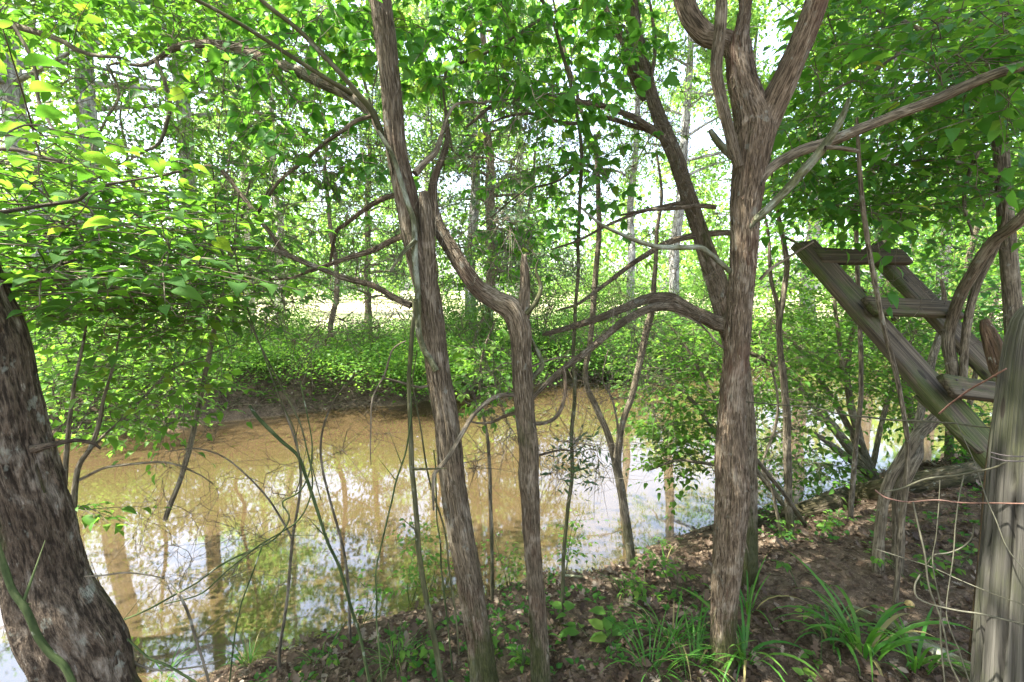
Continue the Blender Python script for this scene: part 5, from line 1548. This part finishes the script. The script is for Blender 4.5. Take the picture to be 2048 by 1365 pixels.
for k, a in enumerate([
    (0, 'low bush on the far bank behind the dark leaning trunk', 60, 8.2, 1., 0.),
    (3, 'tall bush beyond the creek under the leaning pale oak', 120, 10.4, 1., 1.),
    (2, 'low bright bush on the cut bank under the second pale oak', 240, 8.3, .9, 2.),
    (1, 'rounded bush beyond the cut bank left of the hanging vines', 330, 9.6, 1., 3.),
    (2, 'low bush on the rim of the cut bank by the hanging vines', 450, 9.0, .8, 4.),
    (0, 'bush in the sun behind the hanging vines', 500, 11.3, 1., 5.),
    (2, 'small bush on the rim just left of the slim young tree', 590, 9.55, .9, .4),
    (0, 'bush right of the slim young tree at the field edge', 730, 11.3, .9, 1.4),
    (2, 'bush trailing over the cut bank left of the shaggy cedar', 760, 9.85, 1.1, 2.4),
    (0, 'bush drooping to the water right behind the shaggy cedar', 850, 10.2, 1.1, 3.4),
    (1, 'bush at the foot of the dark cedar across the creek', 930, 12.4, .9, 4.4),
    (2, 'bush overhanging the far waterline beside the thin spiked cedar', 990, 11.3, 1.1, 5.4),
    (1, 'bush right of the dark cedar across the creek', 1080, 13.2, 1., .9),
    (0, 'bush over the far waterline behind the low cedar limbs', 1140, 12.5, 1.2, 1.9),
    (0, 'bush above the far waterline between the V sapling stems', 1235, 13.6, 1.2, 2.9),
    (3, 'tall bush beyond the V shaped sapling', 1240, 16.5, 1., 3.9),
    (1, 'bush at the far waterline behind the waterside shrub', 1330, 14.3, 1.2, 4.9),
    (3, 'tall bush behind the red cedar across the creek', 1430, 17.0, 1., 5.9),
    (0, 'bush at the far waterline right of the red cedar', 1540, 16.2, 1.3, .2),
    (1, 'bush at the far waterline under the ladder top', 1640, 17.0, 1.2, 1.2),
    (3, 'tall bush far behind the ladder stringers', 1750, 18.4, 1.1, 2.2),
    (1, 'bush far behind the lower ladder tread', 1860, 18.2, 1.3, 3.2),
    (3, 'tall bush far behind the grey post', 2000, 19.5, 1.2, 4.2),
    (1, 'bush standing before the field left of the slim young tree', 575, 13.5, .8, 5.2),
    (1, 'bush standing behind the bent cedar limb beyond the creek', 880, 14.0, .9, .7),
    (3, 'tall bush left of the field gap beyond the creek', 400, 13.0, .9, 1.7),
    (3, 'tall bush between the two pale oaks', 165, 13.2, 1., 2.7),
    (3, 'tall bush behind the thin grey trunk at mid creek', 1180, 18.0, 1., 3.7),
]):
    far_bush(*a)

# ground cover over the far bank and floor
mb = MB()
N = 110000
x = -16 + 40 * rng.random(N)
y = 6 + 17 * rng.random(N)
df = (y - np.interp(x, FX, FY)) * .87
k = (df > .12) & (df < 9) & (vnoise(np.stack([x * .9, y * .9, x * 0], -1), 41) > -.45 - .4 * sm((df - 1) / 2) + .7 * (rng.random(N) - .5)) & (np.abs(x) < y * 1.25)
x, y = x[k], y[k]
n = len(x)
a = rng.random(n) * 6.283
pos = np.stack([x, y, height(x, y) + .02 + .42 * rng.random(n) ** 2], -1)
d = np.stack([np.cos(a), np.sin(a), .1 + .5 * rng.random(n)], -1)
leaves(mb, L_FAR, pos, d, np.array([0, 0, 1.]) + jit(n, .35), .05 + .07 * rng.random(n), 1.)
n = 9000
x = -9 + 20 * rng.random(n)
dd_ = .15 + 1.1 * rng.random(n)
y = np.interp(x, FX, FY) + dd_
k = fbm(np.stack([x * 1.6, y * 1.6, x * 0], -1), 61, 2) > .06
x, y = x[k], y[k]
n = len(x)
a = rng.random(n) * 6.283
pos = np.stack([x, y - .1 * rng.random(n), height(x, y) + .03 + .3 * rng.random(n)], -1)
leaves(mb, L_FAR, pos, np.stack([np.cos(a), np.sin(a) - .5, -.1 + .3 * rng.random(n)], -1), np.array([0, -.25, 1.]) + jit(n, .35), .04 + .06 * rng.random(n), 1.)
tag(mb.build('ground_cover', M_leaf_yel), kind='stuff')

# roots and hanging dead twigs on the cut bank
mb = MB()
n = 1900
x = -8 + 17 * rng.random(n)
y = np.interp(x, FX, FY) + .05 + .6 * rng.random(n)
p0 = np.stack([x, y, height(x, y) + .02], -1)
d = nz(np.stack([rng.normal(0, .8, n), -.5 + rng.normal(0, .5, n), rng.normal(0, .5, n)], -1))
L = (.15 + .6 * rng.random(n) ** 2)[:, None]
t = np.linspace(0, 1, 5)[None, :, None]
pts = p0[:, None] + d[:, None] * L[:, None] * t + jit(n, .12)[:, None] * t * t
tubes(mb, pts, np.full((n, 5), .004) * np.linspace(1.3, .5, 5)[None] * (.5 + rng.random((n, 1))), 4)
tag(mb.build('bank_debris', M_stem), kind='stuff')

# the woods beyond the field
mb = MB()
N = 90000
ctr_a = rng.uniform(-1.15, 1.15, 120)
ctr_r = rng.uniform(44, 80, 120)
hh = rng.uniform(7, 15, 120)
k = rng.integers(0, 120, N)
u = rng.random(N)
z = hh[k] * (.03 + .97 * u)
wd = 3.4 * np.sqrt(np.clip(1.1 - u, .05, 1)) * (.35 + .65 * np.minimum(1, u * 3 + .3))
th = rng.random(N) * 6.283
rr = np.sqrt(rng.random(N)) * wd
x = np.sin(ctr_a[k]) * ctr_r[k] + np.cos(th) * rr
y = np.cos(ctr_a[k]) * ctr_r[k] + np.sin(th) * rr
pos = np.stack([x, y, z + .5], -1)
gap = fbm(pos * .55, 91, 2) > -.12
pos = pos[gap]
n = len(pos)
leaves(mb, L_FAR, pos, jit(n, 1.), np.array([0, 0, 1.]) + jit(n, .6), .35 + .4 * rng.random(n), 1.1)
tag(mb.build('woods', M_leaf_far), kind='stuff')

# ------------------------------------------------------------------ light
SUN_EL, SUN_AZ = rad(62), rad(-98)      # azimuth from straight ahead, clockwise
w = bpy.data.worlds.new('World')
sc.world = w
w.use_nodes = True
nt = w.node_tree
bg = nt.nodes['Background']
sky = nt.nodes.new('ShaderNodeTexSky')
sky.sky_type = 'NISHITA'
sky.sun_disc = False
sky.sun_elevation = SUN_EL
sky.sun_rotation = SUN_AZ
sky.air_density = 1.0
sky.dust_density = 3.0
hs = nd(nt, 'ShaderNodeHueSaturation', {'Saturation': .7, 'Color': sky.outputs[0]})   # thin summer haze
nt.links.new(hs.outputs[0], bg.inputs[0])
bg.inputs[1].default_value = .15
sl = bpy.data.lights.new('sun', 'SUN')
sl.energy = 5.0
sl.angle = rad(.55)
sl.color = (1., .96, .89)
so = bpy.data.objects.new('sun', sl)
v = np.array([math.sin(SUN_AZ) * math.cos(SUN_EL), math.cos(SUN_AZ) * math.cos(SUN_EL), math.sin(SUN_EL)])
from mathutils import Vector
so.rotation_euler = Vector(v).to_track_quat('Z', 'Y').to_euler()
so.location = v * 40
C.objects.link(so)

vs = sc.view_settings
vs.view_transform = 'Standard'
vs.look = 'None'
vs.exposure = 2.7
vs.gamma = 1.0
cy = sc.cycles
cy.max_bounces = 8
cy.diffuse_bounces = 4
cy.glossy_bounces = 3
cy.transmission_bounces = 5
cy.transparent_max_bounces = 8
cy.caustics_reflective = False
cy.caustics_refractive = False
cy.sample_clamp_indirect = 8
cy.use_denoising = True
print('verts', sum(len(m.vertices) for m in bpy.data.meshes))
